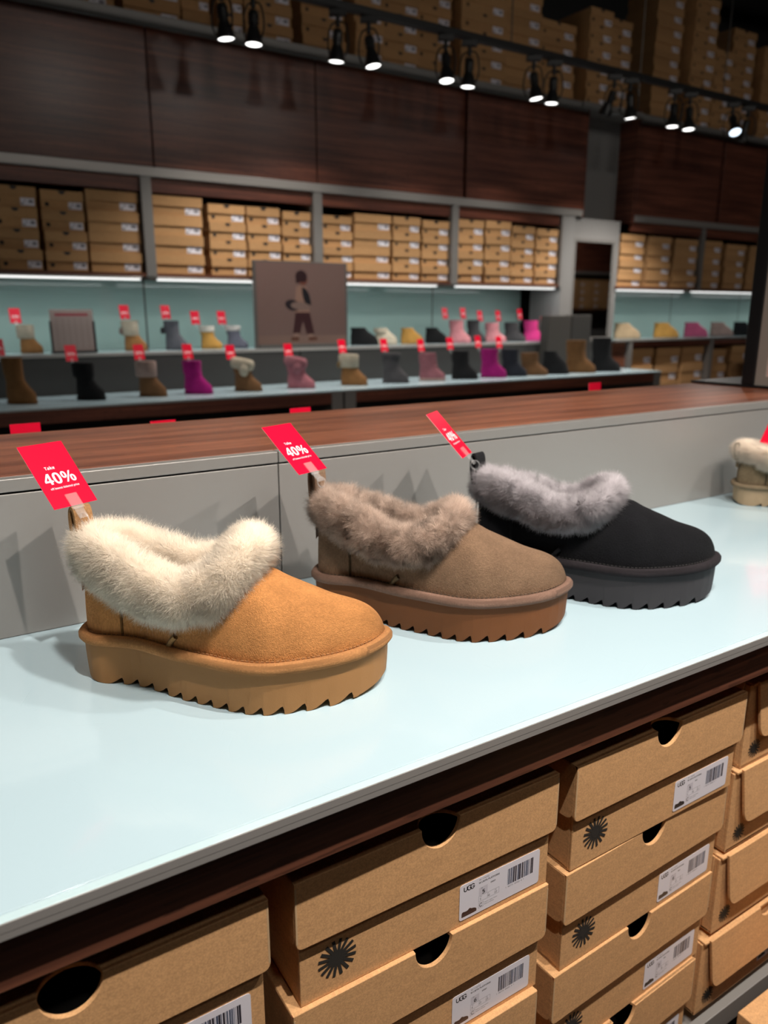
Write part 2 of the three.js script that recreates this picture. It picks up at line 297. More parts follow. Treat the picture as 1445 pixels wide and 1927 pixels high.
const baseGeo = (() => { const i = 0.004, t = TH; return merge([
  box(i, 0, -t, BW - i, BHT - 0.03, 0, 0.0008), box(i, 0, -BD + 0.004, i + t, BHT - 0.006, -t, 0.0008), box(BW - i - t, 0, -BD + 0.004, BW - i, BHT - 0.006, -t, 0.0008), box(i, 0, -BD + 0.004, BW - i, BHT - 0.006, -BD + 0.004 + t), box(i, 0, -BD + 0.004, BW - i, t, -t)]); })();
const innerGeo = box(0.012, 0.004, -BD + 0.02, BW - 0.012, BHT - 0.05, -0.012);
const labelGeo = planeUV(0.092 * KB, 0.0362 * KB);
const tissueMat = S(lin(0.05, 0.045, 0.04), { roughness: 0.9 });
function nearBox(at, yaw, lab, label) {
  const t = thing('shoe_box', label, 'shoe box', at, yaw, 'shoe boxes stacked under the front counter');
  part('lid', lidGeo, M.card, t); part('tray', baseGeo, M.card, t); for (const f of flute) part('lid_edge', f, M.cardEdge, t); part('tissue', innerGeo, tissueMat, t);
  part('label', labelGeo, labelMat[lab], t, [0.1555 * KB, 0.0055 * KB, 0.0002]);
  const e = part('emblem', emblemGeo, M.ink, t, [0.0362 * KB, 0.0306 * KB, 0.0004]); e.scale.setScalar(0.93);
  return t;
}
const CAMP = new THREE.Vector3(0, 0.33, 0);
function fromCam(x, y, z) { return [x * KB, 0.33 + (y - 0.33) * KB, z * KB]; }   // measured at the nearer plane, moved back to the boxes' real distance
function stackBox(x, y, z, yaw, lab, label) { const p = fromCam(x, y - 0.116, z); p[2] -= 0.003; return nearBox(p, yaw, lab, label); }
stackBox(-0.085, -0.0686, -0.4286, 0, '5', 'closed brown shoe box below the cream collared slipper, only one of its stack in view');
stackBox(0.1999, -0.0693, -0.4326, -0.010, '5', 'top shoe box of the middle stack, with brown slipper on its size 5 label');
stackBox(0.1960, -0.1860, -0.4333, -0.006, '6', 'second shoe box down in the middle stack, with brown slipper on its size 6 label');
stackBox(0.1880, -0.3020, -0.4300, 0.0, '7', 'third shoe box down in the middle stack, below the size 6 label');
stackBox(0.4820, -0.0684, -0.4270, 0.0086, 'b5', 'top shoe box of the black slipper stack, with size 5 label');
stackBox(0.4807, -0.1860, -0.4302, 0.03, 'b6', 'second shoe box down in the black slipper stack, with size 6 label');
stackBox(0.4753, -0.3030, -0.4322, 0.032, 'b7', 'third shoe box down in the black slipper stack, with size 7 label');
stackBox(0.4630, -0.4195, -0.4307, 0.036, 'b8', 'fourth shoe box down in the black slipper stack, cut by the bottom of the picture');

// boxes with a rounded front flap, stack at the right edge
const KF = 1.0815, FW = 0.27, FH = 0.1125, FD = 0.33;
const flapTray = merge([box(0, 0, -0.004, FW, FH - 0.004, 0, 0.0008), box(0, 0, -FD, 0.004, FH - 0.004, -0.004, 0.0008), box(FW - 0.004, 0, -FD, FW, FH - 0.004, -0.004, 0.0008), box(0, 0, -FD, FW, FH - 0.004, -FD + 0.004), box(0, 0, -FD, FW, 0.003, 0)]);
const flapLid = (() => { const n = 0.018, s = new THREE.Shape(); const w = FW - 0.022, h = 0.074, r = 0.016;
  s.moveTo(0, h); s.lineTo(0.007, r); s.quadraticCurveTo(0.009, 0, 0.007 + r, 0); s.lineTo(w - r - 0.007, 0); s.quadraticCurveTo(w - 0.009, 0, w - 0.007, r); s.lineTo(w, h); s.lineTo(w / 2 + n, h); s.absellipse(w / 2, h, n, n, 0, Math.PI, true); s.lineTo(0, h);
  const f = extr(s, 0.0028); f.rotateX(-0.055); f.translate(0.011, FH - h, 0.0063);
  const top = box(0.002, FH - 0.004, -FD, FW - 0.002, FH - 0.0005, 0.003, 0.001); return merge([f, top]); })();
const flapSide = merge([box(-0.0035, 0.036, -FD + 0.01, -0.0005, FH - 0.001, -0.006, 0.0008), box(-0.0026, 0, -FD + 0.02, -0.0005, 0.034, -0.014, 0.0008)]);
function flapBox(x, y, z, label) {
  const t = thing('shoe_box', label, 'shoe box', [x * KF, 0.33 + (y - 0.33) * KF - FH, z * KF], 0.006, 'shoe boxes stacked under the front counter');
  part('tray', flapTray, M.card, t); part('lid_flap', flapLid, M.card, t); part('side_flap', flapSide, M.card, t);
  part('label', labelGeo, labelMat.b6, t, [0.135, 0.012, 0.0004]);
  const e = part('emblem', emblemGeo, M.ink, t, [0.0245, 0.0195, 0.0004]); e.scale.setScalar(0.64);
}
flapBox(0.7421, -0.0555, -0.424, 'top shoe box of the right edge stack, with a rounded front flap');
flapBox(0.7330, -0.1605, -0.424, 'second shoe box down in the right edge stack, flap ending beside the size 6 label');
flapBox(0.7256, -0.2680, -0.424, 'third shoe box down in the right edge stack, above the torn thumb hole');
flapBox(0.7120, -0.3780, -0.424, 'lowest shoe box of the right edge stack, with a torn thumb hole in its flap');
{ // loose box standing on the floor before the counter, its back left corner in view
  const t = thing('shoe_box', 'loose brown shoe box lying at the bottom right corner, in front of the metal base', 'shoe box', [0.806, FLOOR + 0.0005, -0.088], 0.0);
  part('tray', flapTray, M.card, t); part('lid', box(-0.003, FH - 0.035, -0.333, FW + 0.003, FH + 0.004, 0.004, 0.0015), M.card, t);
}

// ---------------------------------------------------------------- platform slippers
const SL = 0.2827;
const wn = (t) => interp(t, [0, 0.15, 0.4, 0.68, 1], [0.0237, 0.0255, 0.0569, 0.0809, 0.0809]);
const wf = (t) => interp(t, [0, 0.15, 0.4, 0.68, 1], [0.0487, 0.0475, 0.0252, 0.0234, 0.0234]);
function ends(t) { const th = 0.1, tt = 0.4524, pt = 1.8136; if (t < th) return Math.sqrt(Math.max(0, 1 - ((th - t) / th) ** 2)); if (t > 1 - tt) return Math.max(0, 1 - ((t - 1 + tt) / tt) ** pt) ** (1 / pt); return 1; }
const nearW = (t) => wn(t) * ends(t), farW = (t) => wf(t) * ends(t);
const spine = (t) => (nearW(t) - farW(t)) / 2, halfW = (t) => (nearW(t) + farW(t)) / 2;
const footprint = (() => { // closed footprint polyline (local x along the shoe, z towards the near side), evenly spaced and smoothed
  let pts = []; const n = 500; for (let i = 0; i <= n; i++) { const t = (1 - Math.cos(Math.PI * i / n)) / 2; pts.push([t * SL, nearW(t)]); } for (let i = n - 1; i > 0; i--) { const t = (1 - Math.cos(Math.PI * i / n)) / 2; pts.push([t * SL, -farW(t)]); }
  const N = 220, even = (P) => { const L = [0]; for (let i = 0; i < P.length; i++) { const a = P[i], b = P[(i + 1) % P.length]; L.push(L[i] + Math.hypot(b[0] - a[0], b[1] - a[1])); } const out = []; let k = 0; for (let i = 0; i < N; i++) { const d = L[P.length] * i / N; while (L[k + 1] < d) k++; const f = (d - L[k]) / (L[k + 1] - L[k] || 1), a = P[k], b = P[(k + 1) % P.length]; out.push([lerp(a[0], b[0], f), lerp(a[1], b[1], f)]); } return out; };
  pts = even(pts);
  for (let it = 0; it < 6; it++) pts = pts.map((p, i) => { const a = pts[(i + N - 1) % N], b = pts[(i + 1) % N]; return [p[0] * 0.5 + (a[0] + b[0]) * 0.25, p[1] * 0.5 + (a[1] + b[1]) * 0.25]; });
  return even(pts);
})();
function outline(n, off) { const N = footprint.length; return footprint.map((p, i) => { const a = footprint[(i + N - 2) % N], b = footprint[(i + 2) % N], tx = b[0] - a[0], tz = b[1] - a[1], l = Math.hypot(tx, tz); return [p[0] - tz / l * off, p[1] + tx / l * off]; }); }
const SOLE = 0.0395;                        // height of the platform
const soleGeo = (() => {
  const bot = []; // [t, y] profile of the tread
  const base = (t) => t > 0.84 ? 0.0095 * ((t - 0.84) / 0.16) ** 1.8 : 0;
  bot.push([0, 0.0105], [0.001, 0.0085], [0.0035, 0.0066], [0.007, 0.0052], [0.012, 0.0039], [0.018, 0.003], [0.026, 0.0021], [0.04, 0.001], [0.06, 0.0002], [0.093, 0]);
  const tips = [0.146, 0.201, 0.258, 0.314, 0.367, 0.42, 0.473, 0.526, 0.58, 0.636, 0.698, 0.762, 0.829, 0.898];
  let prev = 0.093;
  tips.forEach((u, i) => {
    const d = 0.0062 + 0.0014 * (i / 13), s = prev, e = u - 0.004;
    bot.push([lerp(s, e, 0.3), d * 0.16], [lerp(s, e, 0.6), d * 0.52], [lerp(s, e, 0.86), d * 0.92], [e, d], [u - 0.0005, d * 0.55], [u + 0.0006, base(u)], [u + 0.012, base(u)]); prev = u + 0.012;
  });
  for (let k = 1; k <= 24; k++) { const u = lerp(prev, 1, 1 - (1 - k / 24) ** 2); bot.push([u, base(u)]); }
  for (let k = 0; k < bot.length - 1; k++) if (bot[k + 1][0] - bot[k][0] > 0.0075) bot.splice(k + 1, 0, [(bot[k][0] + bot[k + 1][0]) / 2, (bot[k][1] + bot[k + 1][1]) / 2]);
  const nb = bot.length, rows = 5, pos = [], idx = [];
  const taper = (v) => 0.0014 * (1 - v) ** 2;  // the wall leans in a little at the bottom
  for (const [t, y] of bot) for (const side of [1, -1]) for (let r = 0; r <= rows; r++) {
    const v = r / rows, yy = lerp(y, SOLE, v), w = Math.max(0, (side > 0 ? nearW(t) : farW(t)) - taper(v)); const xx = t * SL + (t < 0.03 ? taper(v) * (1 - t / 0.03) : t > 0.97 ? -taper(v) * (t - 0.97) / 0.03 : 0);
    pos.push(xx, yy, side * w);
  }
  const id = (j, s, r) => j * 2 * (rows + 1) + (s ? rows + 1 : 0) + r;
  for (let j = 0; j < nb - 1; j++) {
    for (let r = 0; r < rows; r++) { idx.push(id(j, 0, r), id(j + 1, 0, r), id(j, 0, r + 1), id(j + 1, 0, r), id(j + 1, 0, r + 1), id(j, 0, r + 1)); idx.push(id(j, 1, r), id(j, 1, r + 1), id(j + 1, 1, r), id(j + 1, 1, r), id(j, 1, r + 1), id(j + 1, 1, r + 1)); }
    idx.push(id(j, 0, 0), id(j, 1, 0), id(j + 1, 0, 0), id(j + 1, 0, 0), id(j, 1, 0), id(j + 1, 1, 0));
    idx.push(id(j, 0, rows), id(j + 1, 0, rows), id(j, 1, rows), id(j + 1, 0, rows), id(j + 1, 1, rows), id(j, 1, rows));
  }
  for (const j of [0, nb - 1]) for (let r = 0; r < rows; r++) { const a = j === 0 ? [id(j, 0, r), id(j, 0, r + 1), id(j, 1, r), id(j, 1, r), id(j, 0, r + 1), id(j, 1, r + 1)] : [id(j, 0, r), id(j, 1, r), id(j, 0, r + 1), id(j, 1, r), id(j, 1, r + 1), id(j, 0, r + 1)]; idx.push(...a); }
  const g = new THREE.BufferGeometry(); g.setAttribute('position', new THREE.Float32BufferAttribute(pos, 3)); g.setIndex(idx);
  const uv = []; for (let i = 0; i < pos.length / 3; i++) uv.push(pos[i * 3], pos[i * 3 + 1]); g.setAttribute('uv', new THREE.Float32BufferAttribute(uv, 2));
  return toCreasedNormals(g, 0.5);
})();
const weltRise = (x) => (x > 0.24 ? 0.0015 * ((x - 0.24) / 0.043) ** 2 : 0);
function ring(off, y, r, seg = 360, rad = 10, flat = 1) { const pts = outline(80, off).map(([x, z]) => new THREE.Vector3(x, y + weltRise(x), z)); const c = new THREE.CatmullRomCurve3(pts, true, 'centripetal'); const g = new THREE.TubeGeometry(c, seg, r, rad, true); return metric(g); }
const weltGeo = (() => { const g = ring(0.0004, 0.0432, 0.0054); g.computeVertexNormals(); return mergeVerticesSmooth(g); })();
function mergeVerticesSmooth(g) { const q = g.clone(); q.deleteAttribute('normal'); const m = mergeVertices(q, 1e-5); m.computeVertexNormals(); return m; }
const ridgeH = (t) => interp(t, [0, 0.04, 0.12, 0.3, 0.45, 0.55, 0.62, 0.69, 0.76, 0.825, 0.9, 0.935, 0.965, 0.985, 1], [0.1, 0.104, 0.104, 0.094, 0.092, 0.105, 0.1135, 0.105, 0.0965, 0.0885, 0.0815, 0.0765, 0.069, 0.0595, 0.046]);
const upP = (t) => interp(t, [0, 0.45, 0.62, 0.8, 1], [4.2, 3.6, 2.5, 2.35, 2.3]);
function upperPoint(t, a, lift = 0) { // a: 0 near welt .. 1 far welt
  const th = a * Math.PI, c = Math.cos(th), s = Math.sin(th), p = 2 / upP(t), b = Math.max(0, halfW(t) - 0.0035 * Math.min(1, ends(t) * 1.5)) + lift, y0 = 0.041, h = ridgeH(t) - y0 + lift;
  const lean = t < 0.2 ? 0.004 * (1 - t / 0.2) * Math.max(0, s) : 0;
  return [t * (SL - 0.0045) + 0.003 + lean * 0.4, y0 + h * Math.pow(Math.max(0, s), p), spine(t) + b * Math.sign(c) * Math.pow(Math.abs(c), p)];
}
const upperGeo = (() => {
  const g = grid(120, 64, (i, j) => { const t = (1 - Math.cos(Math.PI * i)) / 2, q = upperPoint(t, j); return [...q, t * SL, j * 0.17]; });
  return g;
})();
// fur collar: closed roll round the foot opening
const loopPts = [[0.03, -0.012, 0.119, 0.0245, 0.0175], [0.09, 0.011, 0.1155, 0.027, 0.0185], [0.19, 0.029, 0.1075, 0.0285, 0.019], [0.30, 0.042, 0.0955, 0.0265, 0.0185], [0.395, 0.050, 0.0915, 0.0245, 0.0185], [0.485, 0.052, 0.100, 0.0245, 0.0185], [0.555, 0.043, 0.119, 0.0235, 0.0185], [0.592, 0.024, 0.1325, 0.0205, 0.0185], [0.572, 0.004, 0.126, 0.0205, 0.018], [0.53, -0.004, 0.1145, 0.021, 0.017], [0.45, -0.010, 0.1025, 0.021, 0.017], [0.33, -0.020, 0.104, 0.022, 0.017], [0.2, -0.030, 0.1105, 0.0235, 0.017], [0.1, -0.032, 0.1165, 0.024, 0.017]];
function collarShape({ k = 1, dy = 0, rs = 1, lobe = 0 }) { // k: length of the opening, dy: lift of the sides, rs: thickness, lobe: lift of the front end
  const wl = [0, 0, 0, 0, 0, 0.35, 0.85, 1, 0.9, 0.55, 0.2, 0, 0, 0], ws = [0, 0.3, 0.7, 1, 1, 0.9, 0.5, 0.2, 0.2, 0.4, 0.4, 0.3, 0.2, 0];
  return { loop: new THREE.CatmullRomCurve3(loopPts.map((p, i) => new THREE.Vector3(lerp(0.03, p[0], k) * SL, p[2] + wl[i] * lobe + ws[i] * dy, p[1])), true, 'centripetal'), rad: new THREE.CatmullRomCurve3(loopPts.map((p) => new THREE.Vector3(p[3] * rs, p[4] * rs, 0)), true, 'centripetal') };
}
let CS = collarShape({});
const UPV = new THREE.Vector3(0, 1, 0);
function rollFrame(s) { const c = CS.loop.getPoint(s), T = CS.loop.getTangent(s), side = new THREE.Vector3().crossVectors(T, UPV).normalize(), up = new THREE.Vector3().crossVectors(side, T).normalize(), r = CS.rad.getPoint(s); return { c, T, side, up, rv: r.x, rh: r.y }; }
function rollPoint(F, th, inset) { const cv = Math.cos(th), sv = Math.sin(th), rv = F.rv - inset, rh = F.rh - inset * 0.8; const p = F.c.clone().addScaledVector(F.up, rv * cv).addScaledVector(F.side, rh * sv), n = new THREE.Vector3().addScaledVector(F.up, cv / rv).addScaledVector(F.side, sv / rh).normalize(); return { p, n }; }
const rollGeo = (inset) => grid(120, 24, (u, v) => { const F = rollFrame(u % 1), q = rollPoint(F, v * Math.PI * 2, inset); return [q.p.x, q.p.y, q.p.z, u * 0.4, v * 0.12]; });
const liningGeo = () => { const g = grid(60, 8, (u, v) => { const F = rollFrame(u % 1), m = new THREE.Vector3(0.3 * SL, 0.084, 0.014); const q = F.c.clone().addScaledVector(F.up, -F.rv * 0.15).lerp(m, v); return [q.x, q.y, q.z, u, v]; }); return g; };
function clumpGeo(blades, len, spread, lean, curl, rad) {
  const l = [];
  for (let b = 0; b < blades; b++) {
    const a0 = rr(0, 6.28), d = Math.sqrt(rnd()) * spread, bx = Math.cos(a0) * d, bz = Math.sin(a0) * d, la = rr(0, 6.28), ll = rr(0.1, 1) * lean, L = len * rr(0.7, 1.1), ca = rr(0, 6.28), pos = [], idx = [], seg = 3;
    for (let k = 0; k <= seg; k++) { const t = k / seg, cx = bx + Math.cos(la) * ll * L * t + Math.cos(ca) * curl * L * t * t, cz = bz + Math.sin(la) * ll * L * t + Math.sin(ca) * curl * L * t * t, cy = L * t * (1 - 0.15 * curl * t), r = rad * (1 - 0.85 * t);
      for (let m = 0; m < 3; m++) pos.push(cx + Math.cos(m * 2.094) * r, cy, cz + Math.sin(m * 2.094) * r); }
    for (let k = 0; k < seg; k++) for (let m = 0; m < 3; m++) { const a = k * 3 + m, c = k * 3 + (m + 1) % 3; idx.push(a, a + 3, c, c, a + 3, c + 3); }
    const g = new THREE.BufferGeometry(); g.setAttribute('position', new THREE.Float32BufferAttribute(pos, 3)); g.setIndex(idx); const nr = []; for (let k = 0; k <= seg; k++) for (let m = 0; m < 3; m++) { const v = new THREE.Vector3(Math.cos(m * 2.094) * 0.55, 1, Math.sin(m * 2.094) * 0.55).normalize(); nr.push(v.x, v.y, v.z); } g.setAttribute('normal', new THREE.Float32BufferAttribute(nr, 3)); l.push(g);
  }
  return mergeGeometries(l);
}
function furOn(count, sampler, geo, mat, tint, wild, comb) {
  const m = new THREE.InstancedMesh(geo, mat, count), q = new THREE.Quaternion(), col = new THREE.Color(), s = new THREE.Vector3(), M4 = new THREE.Matrix4(), q2 = new THREE.Quaternion();
  for (let i = 0; i < count; i++) {
    const { p, n } = sampler(i);
    const f = (k) => fbm(p.x * 2.2 + 5, p.y * 2.2 + p.z * 2.2 + 7, 64, 64, 2, 200 + k) - 0.5;
    const d = n.clone().add(new THREE.Vector3(f(1), f(2), f(3)).multiplyScalar(wild)).add(comb).add(new THREE.Vector3(rr(-0.2, 0.2), rr(-0.2, 0.2), rr(-0.2, 0.2))).normalize();
    q.setFromUnitVectors(UPV, d); q2.setFromAxisAngle(UPV, rr(0, 6.28)); q.multiply(q2);
    const k = rr(0.78, 1.12) * (1 + 0.35 * f(4)); s.set(1, k, 1); m.setMatrixAt(i, M4.compose(p, q, s));
    const v = 1 + tint * (rr(-1, 1) * 0.6 + 1.6 * f(5)); m.setColorAt(i, col.setRGB(v, v * 0.995, v * 0.985));
  }
  m.castShadow = true; m.receiveShadow = true; m.userData.kind = 'stuff'; return m;
}
const footSeam = (t, a0, a1, r, lift) => { const pts = []; for (let i = 0; i <= 12; i++) { const q = upperPoint(t + (i / 12) * 0.0, lerp(a0, a1, i / 12), lift); pts.push(new THREE.Vector3(...q)); } return metric(new THREE.TubeGeometry(new THREE.CatmullRomCurve3(pts), 16, r, 6)); };
const heelSeamGeo = [footSeam(0.145, 0.003, 0.3, 0.0013, 0.0003), footSeam(0.145, 0.7, 0.997, 0.0013, 0.0003)];
const sideTabGeo = (() => { const pts = []; for (let i = 0; i <= 8; i++) pts.push(new THREE.Vector3(...upperPoint(0.318 + 0.032 * i / 8, lerp(0.0015, 0.04, i / 8), 0.0012))); return metric(new THREE.TubeGeometry(new THREE.CatmullRomCurve3(pts), 12, 0.0028, 8)); })();
const stitchGeo = (() => { const pts = outline(80, -0.0022).map(([x, z]) => new THREE.Vector3(x, 0.0487 + weltRise(x), z)); const c = new THREE.CatmullRomCurve3(pts, true, 'centripetal'), l = []; const n = 150; for (let i = 0; i < n; i++) { const a = c.getPointAt(i / n), b = c.getPointAt((i + 0.62) / n); const g = new THREE.CylinderGeometry(0.00055, 0.00055, a.distanceTo(b), 5); g.applyQuaternion(new THREE.Quaternion().setFromUnitVectors(UPV, b.clone().sub(a).normalize())); g.translate((a.x + b.x) / 2, (a.y + b.y) / 2, (a.z + b.z) / 2); l.push(g); } return merge(l); })();
const pullLoopGeo = (() => { // folded leather band standing behind the heel
  const s = new THREE.Shape(); s.moveTo(-0.001, -0.03); s.bezierCurveTo(-0.0065, -0.012, -0.0065, 0.008, 0.0, 0.0085); s.bezierCurveTo(0.0062, 0.008, 0.0062, -0.012, 0.0035, -0.03); s.lineTo(-0.001, -0.03);
  const h = new THREE.Path(); h.moveTo(0.001, -0.025); h.bezierCurveTo(-0.0036, -0.01, -0.0036, 0.005, 0, 0.006); h.bezierCurveTo(0.0034, 0.005, 0.0034, -0.01, 0.0018, -0.025); s.holes.push(h);
  const g = new THREE.ExtrudeGeometry(s, { depth: 0.018, bevelEnabled: true, bevelSize: 0.0004, bevelThickness: 0.0004, bevelSegments: 2, curveSegments: 16 }); g.translate(0, 0, -0.009); return metric(g);
})();
const heelPatchGeo = (() => grid(10, 8, (u, v) => { const t = 0.0, a = 0; const z = spine(0.02) + (u - 0.5) * 0.018, y = lerp(0.082, 0.112, v); return [0.0012 - 0.0008 * Math.cos((u - 0.5) * 3), y, z, u * 0.02, y]; }))();
const clumps = { soft: clumpGeo(34, 0.0165, 0.0036, 0.4, 0.45, 0.00016), curly: clumpGeo(34, 0.0145, 0.0031, 0.25, 0.65, 0.00018), long: clumpGeo(34, 0.0165, 0.0032, 0.25, 0.35, 0.00018) };
function suede(c, k = 1) { return P(c, { map: suedeTint, roughness: 0.95, bumpMap: suedeBump, bumpScale: 0.0008 * k, sheen: 0.7, sheenRoughness: 0.55, sheenColor: c.clone().lerp(new THREE.Color(1, 1, 1), 0.25).multiplyScalar(0.55), specularIntensity: 0.25 }); }
function slipper(o) {
  const t = thing('platform_slipper', o.label, 'slipper', o.pos, o.turn, 'fur collared platform slippers on the glass shelf'); t.scale.setScalar(o.size ?? 1); if (o.sy) t.scale.y = o.sy;
  part('platform_sole', soleGeo, P(o.sole, { roughness: 0.62, specularIntensity: 0.5, bumpMap: suedeBump, bumpScale: 0.00012 }), t);
  part('welt', weltGeo, suede(o.welt, 0.4), t);
  const up = part('upper', upperGeo, suede(o.upper), t);
  const seamMat = suede(o.seam); for (const g of heelSeamGeo) part('heel_seam', g, seamMat, up); part('side_tab', sideTabGeo, suede(o.tab ?? o.upper), up); part('stitching', stitchGeo, S(o.stitch, { roughness: 0.8 }), up);
  part('heel_patch', heelPatchGeo, suede(o.upper), up);
  const lp = part('pull_loop', pullLoopGeo, suede(o.loop, 0.6), t, [o.loopX ?? 0.001, o.loopY ?? 0.152, -0.0105]); lp.scale.set(1, o.loopS ?? 1, 1); lp.rotation.y = -0.55;
  CS = collarShape(o.collar ?? {});
  const furMat = S(o.fur, { roughness: 0.8 });
  const furCore = P(o.fur.clone().multiplyScalar(0.9), { roughness: 1, bumpMap: suedeBump, bumpScale: 0.003 });
  const collar = part('fur_collar', rollGeo(0.0115), furCore, t);
  const f = furOn(o.count ?? 5600, () => { const s = rnd(), th = rr(0, Math.PI * 2), F = rollFrame(s); return rollPoint(F, th, 0.0118); }, clumps[o.clump], furMat, o.tint, o.wild, new THREE.Vector3(0, o.comb ?? -0.12, 0)); f.name = 'fur'; collar.add(f);
  const li = part('lining', liningGeo(), furCore, t);
  const lf = furOn(800, () => { const s = rnd(), v = Math.sqrt(rnd()) * 0.9, F = rollFrame(s), m = new THREE.Vector3(0.3 * SL, 0.084, 0.014); const p = F.c.clone().addScaledVector(F.up, -F.rv * 0.15).lerp(m, 1 - v); return { p, n: new THREE.Vector3(0, 1, 0) }; }, clumps[o.clump], furMat, o.tint, o.wild, new THREE.Vector3(0, 0, 0)); lf.name = 'lining_fur'; li.add(lf);
  return t;
}
slipper({ label: 'tan suede platform slipper with a thick cream fur collar', pos: [0.1278, 0.0003, -0.7157], turn: -0.6066, upper: lin(0.73, 0.315, 0.105), welt: lin(0.56, 0.26, 0.1), sole: lin(0.37, 0.18, 0.065), seam: lin(0.3, 0.13, 0.04), tab: lin(0.62, 0.33, 0.13), stitch: lin(0.3, 0.14, 0.05), loop: lin(0.5, 0.27, 0.12), fur: lin(0.92, 0.79, 0.64), clump: 'soft', tint: 0.12, wild: 0.9, comb: -0.1, collar: { k: 0.98, dy: 0.001, lobe: -0.001 } });
slipper({ label: 'brown suede platform slipper with a taupe fur collar, between the tan and the black one', pos: [0.3868, 0.0003, -0.7467], turn: -0.70, upper: lin(0.295, 0.18, 0.11), welt: lin(0.28, 0.165, 0.12), sole: lin(0.17, 0.06, 0.018), seam: lin(0.1, 0.06, 0.03), tab: lin(0.3, 0.2, 0.11), stitch: lin(0.08, 0.05, 0.03), loop: lin(0.32, 0.2, 0.13), loopY: 0.155, loopS: 1.2, fur: lin(0.47, 0.345, 0.275), clump: 'curly', tint: 0.5, wild: 3, comb: -0.05, collar: { k: 0.95, rs: 0.94, dy: 0.001, lobe: -0.012 } });
slipper({ label: 'black suede platform slipper with a grey fur collar', pos: [0.6016, 0.0003, -0.7257], turn: -0.7243, size: 1.03, upper: lin(0.012, 0.012, 0.014), welt: lin(0.032, 0.027, 0.03), sole: lin(0.04, 0.036, 0.039), seam: lin(0.02, 0.02, 0.022), tab: lin(0.03, 0.03, 0.034), stitch: lin(0.02, 0.018, 0.018), loop: lin(0.02, 0.02, 0.022), loopY: 0.149, loopS: 1.0, fur: lin(0.42, 0.385, 0.405), clump: 'long', tint: 0.35, wild: 1.5, comb: -0.25, collar: { k: 0.92, rs: 0.88, dy: 0.008, lobe: -0.01 } });
slipper({ label: 'taupe slipper with cream fur collar cut off by the right edge of the picture', pos: [1.258, 0.0003, -0.795], turn: -0.72, sy: 0.78, upper: lin(0.26, 0.19, 0.115), welt: lin(0.27, 0.2, 0.125), sole: lin(0.36, 0.26, 0.16), seam: lin(0.12, 0.09, 0.06), stitch: lin(0.1, 0.08, 0.05), loop: lin(0.26, 0.19, 0.115), loopY: 0.13, fur: lin(0.85, 0.71, 0.58), clump: 'soft', tint: 0.12, wild: 0.6, count: 3000 });

// ---------------------------------------------------------------- red price tags
function tagTex(big, small = true, W = 256, H = 384) {
  return canvasTex(W, H, (x, w, h) => {
    x.fillStyle = '#e90f35'; x.fillRect(0, 0, w, h); x.fillStyle = '#ffe9ea'; x.textAlign = 'center'; x.save(); x.scale(w / 256, h / 384);
    if (small) { x.font = 'bold 26px sans-serif'; x.fillText('Take', 104, 158); x.font = 'bold 17px sans-serif'; x.fillText('off lowest ticketed price', 128, 276, 168); }
    x.font = 'bold 92px sans-serif'; x.fillText(big, 128, 246, 196); x.restore();
  });
}
const tagMats = { '40%': tagTex('40%', true, 512, 768), '30%': tagTex('30%', false), '50%': tagTex('50%', false), '20%': tagTex('20%', false) };
for (const k of Object.keys(tagMats)) tagMats[k] = P(0xffffff, { map: tagMats[k], roughness: 0.28, specularIntensity: 0.7 });
const tagEdge = S(lin(0.85, 0.5, 0.5), { roughness: 0.7 }), tagBack = S(lin(0.75, 0.73, 0.72), { roughness: 0.6 });
const cardGeo = (w, h) => { const g = new THREE.BoxGeometry(w, h, 0.0006); g.translate(0, h / 2, 0); return g; };
const clipGeo = merge([new THREE.BoxGeometry(0.012, 0.016, 0.0012).translate(0, 0.004, 0.0012), new THREE.BoxGeometry(0.009, 0.012, 0.001).translate(0, -0.008, 0.0006), new THREE.TorusGeometry(0.0055, 0.0008, 8, 20).rotateY(Math.PI / 2).translate(0, -0.015, 0)]);
const mainCard = cardGeo(0.0455, 0.0685), smallCard = cardGeo(0.044, 0.062);
function priceTag(pos, yaw, lean, text, label, group, main) {
  const t = thing('price_tag', label, 'price tag', pos, yaw, group); t.rotation.order = 'YXZ'; t.rotation.x = lean;
  part('card', main ? mainCard : smallCard, [tagEdge, tagEdge, tagEdge, tagEdge, tagMats[text], tagBack], t);
  part('clip', clipGeo, M.clear, t); return t;
}
const TG = 'red sale tags clipped to the footwear';
priceTag([0.1316, 0.1619, -0.7214], 0.4458, -0.7154, '40%', 'red 40% sale tag clipped above the heel of the tan slipper', TG, true);
priceTag([0.3717, 0.1669, -0.7187], 0.3851, -0.8486, '40%', 'red 40% sale tag clipped above the heel of the brown slipper', TG, true);
priceTag([0.5895, 0.1615, -0.7295], 0.643, -0.7451, '40%', 'narrow looking red 40% sale tag clipped above the heel of the black slipper', TG, true);
priceTag([1.285, 0.106, -0.75], -0.9, -0.15, '30%', 'pinkish red 30% sale tag above the taupe slipper at the right edge', TG, true).rotation.z = -0.32;

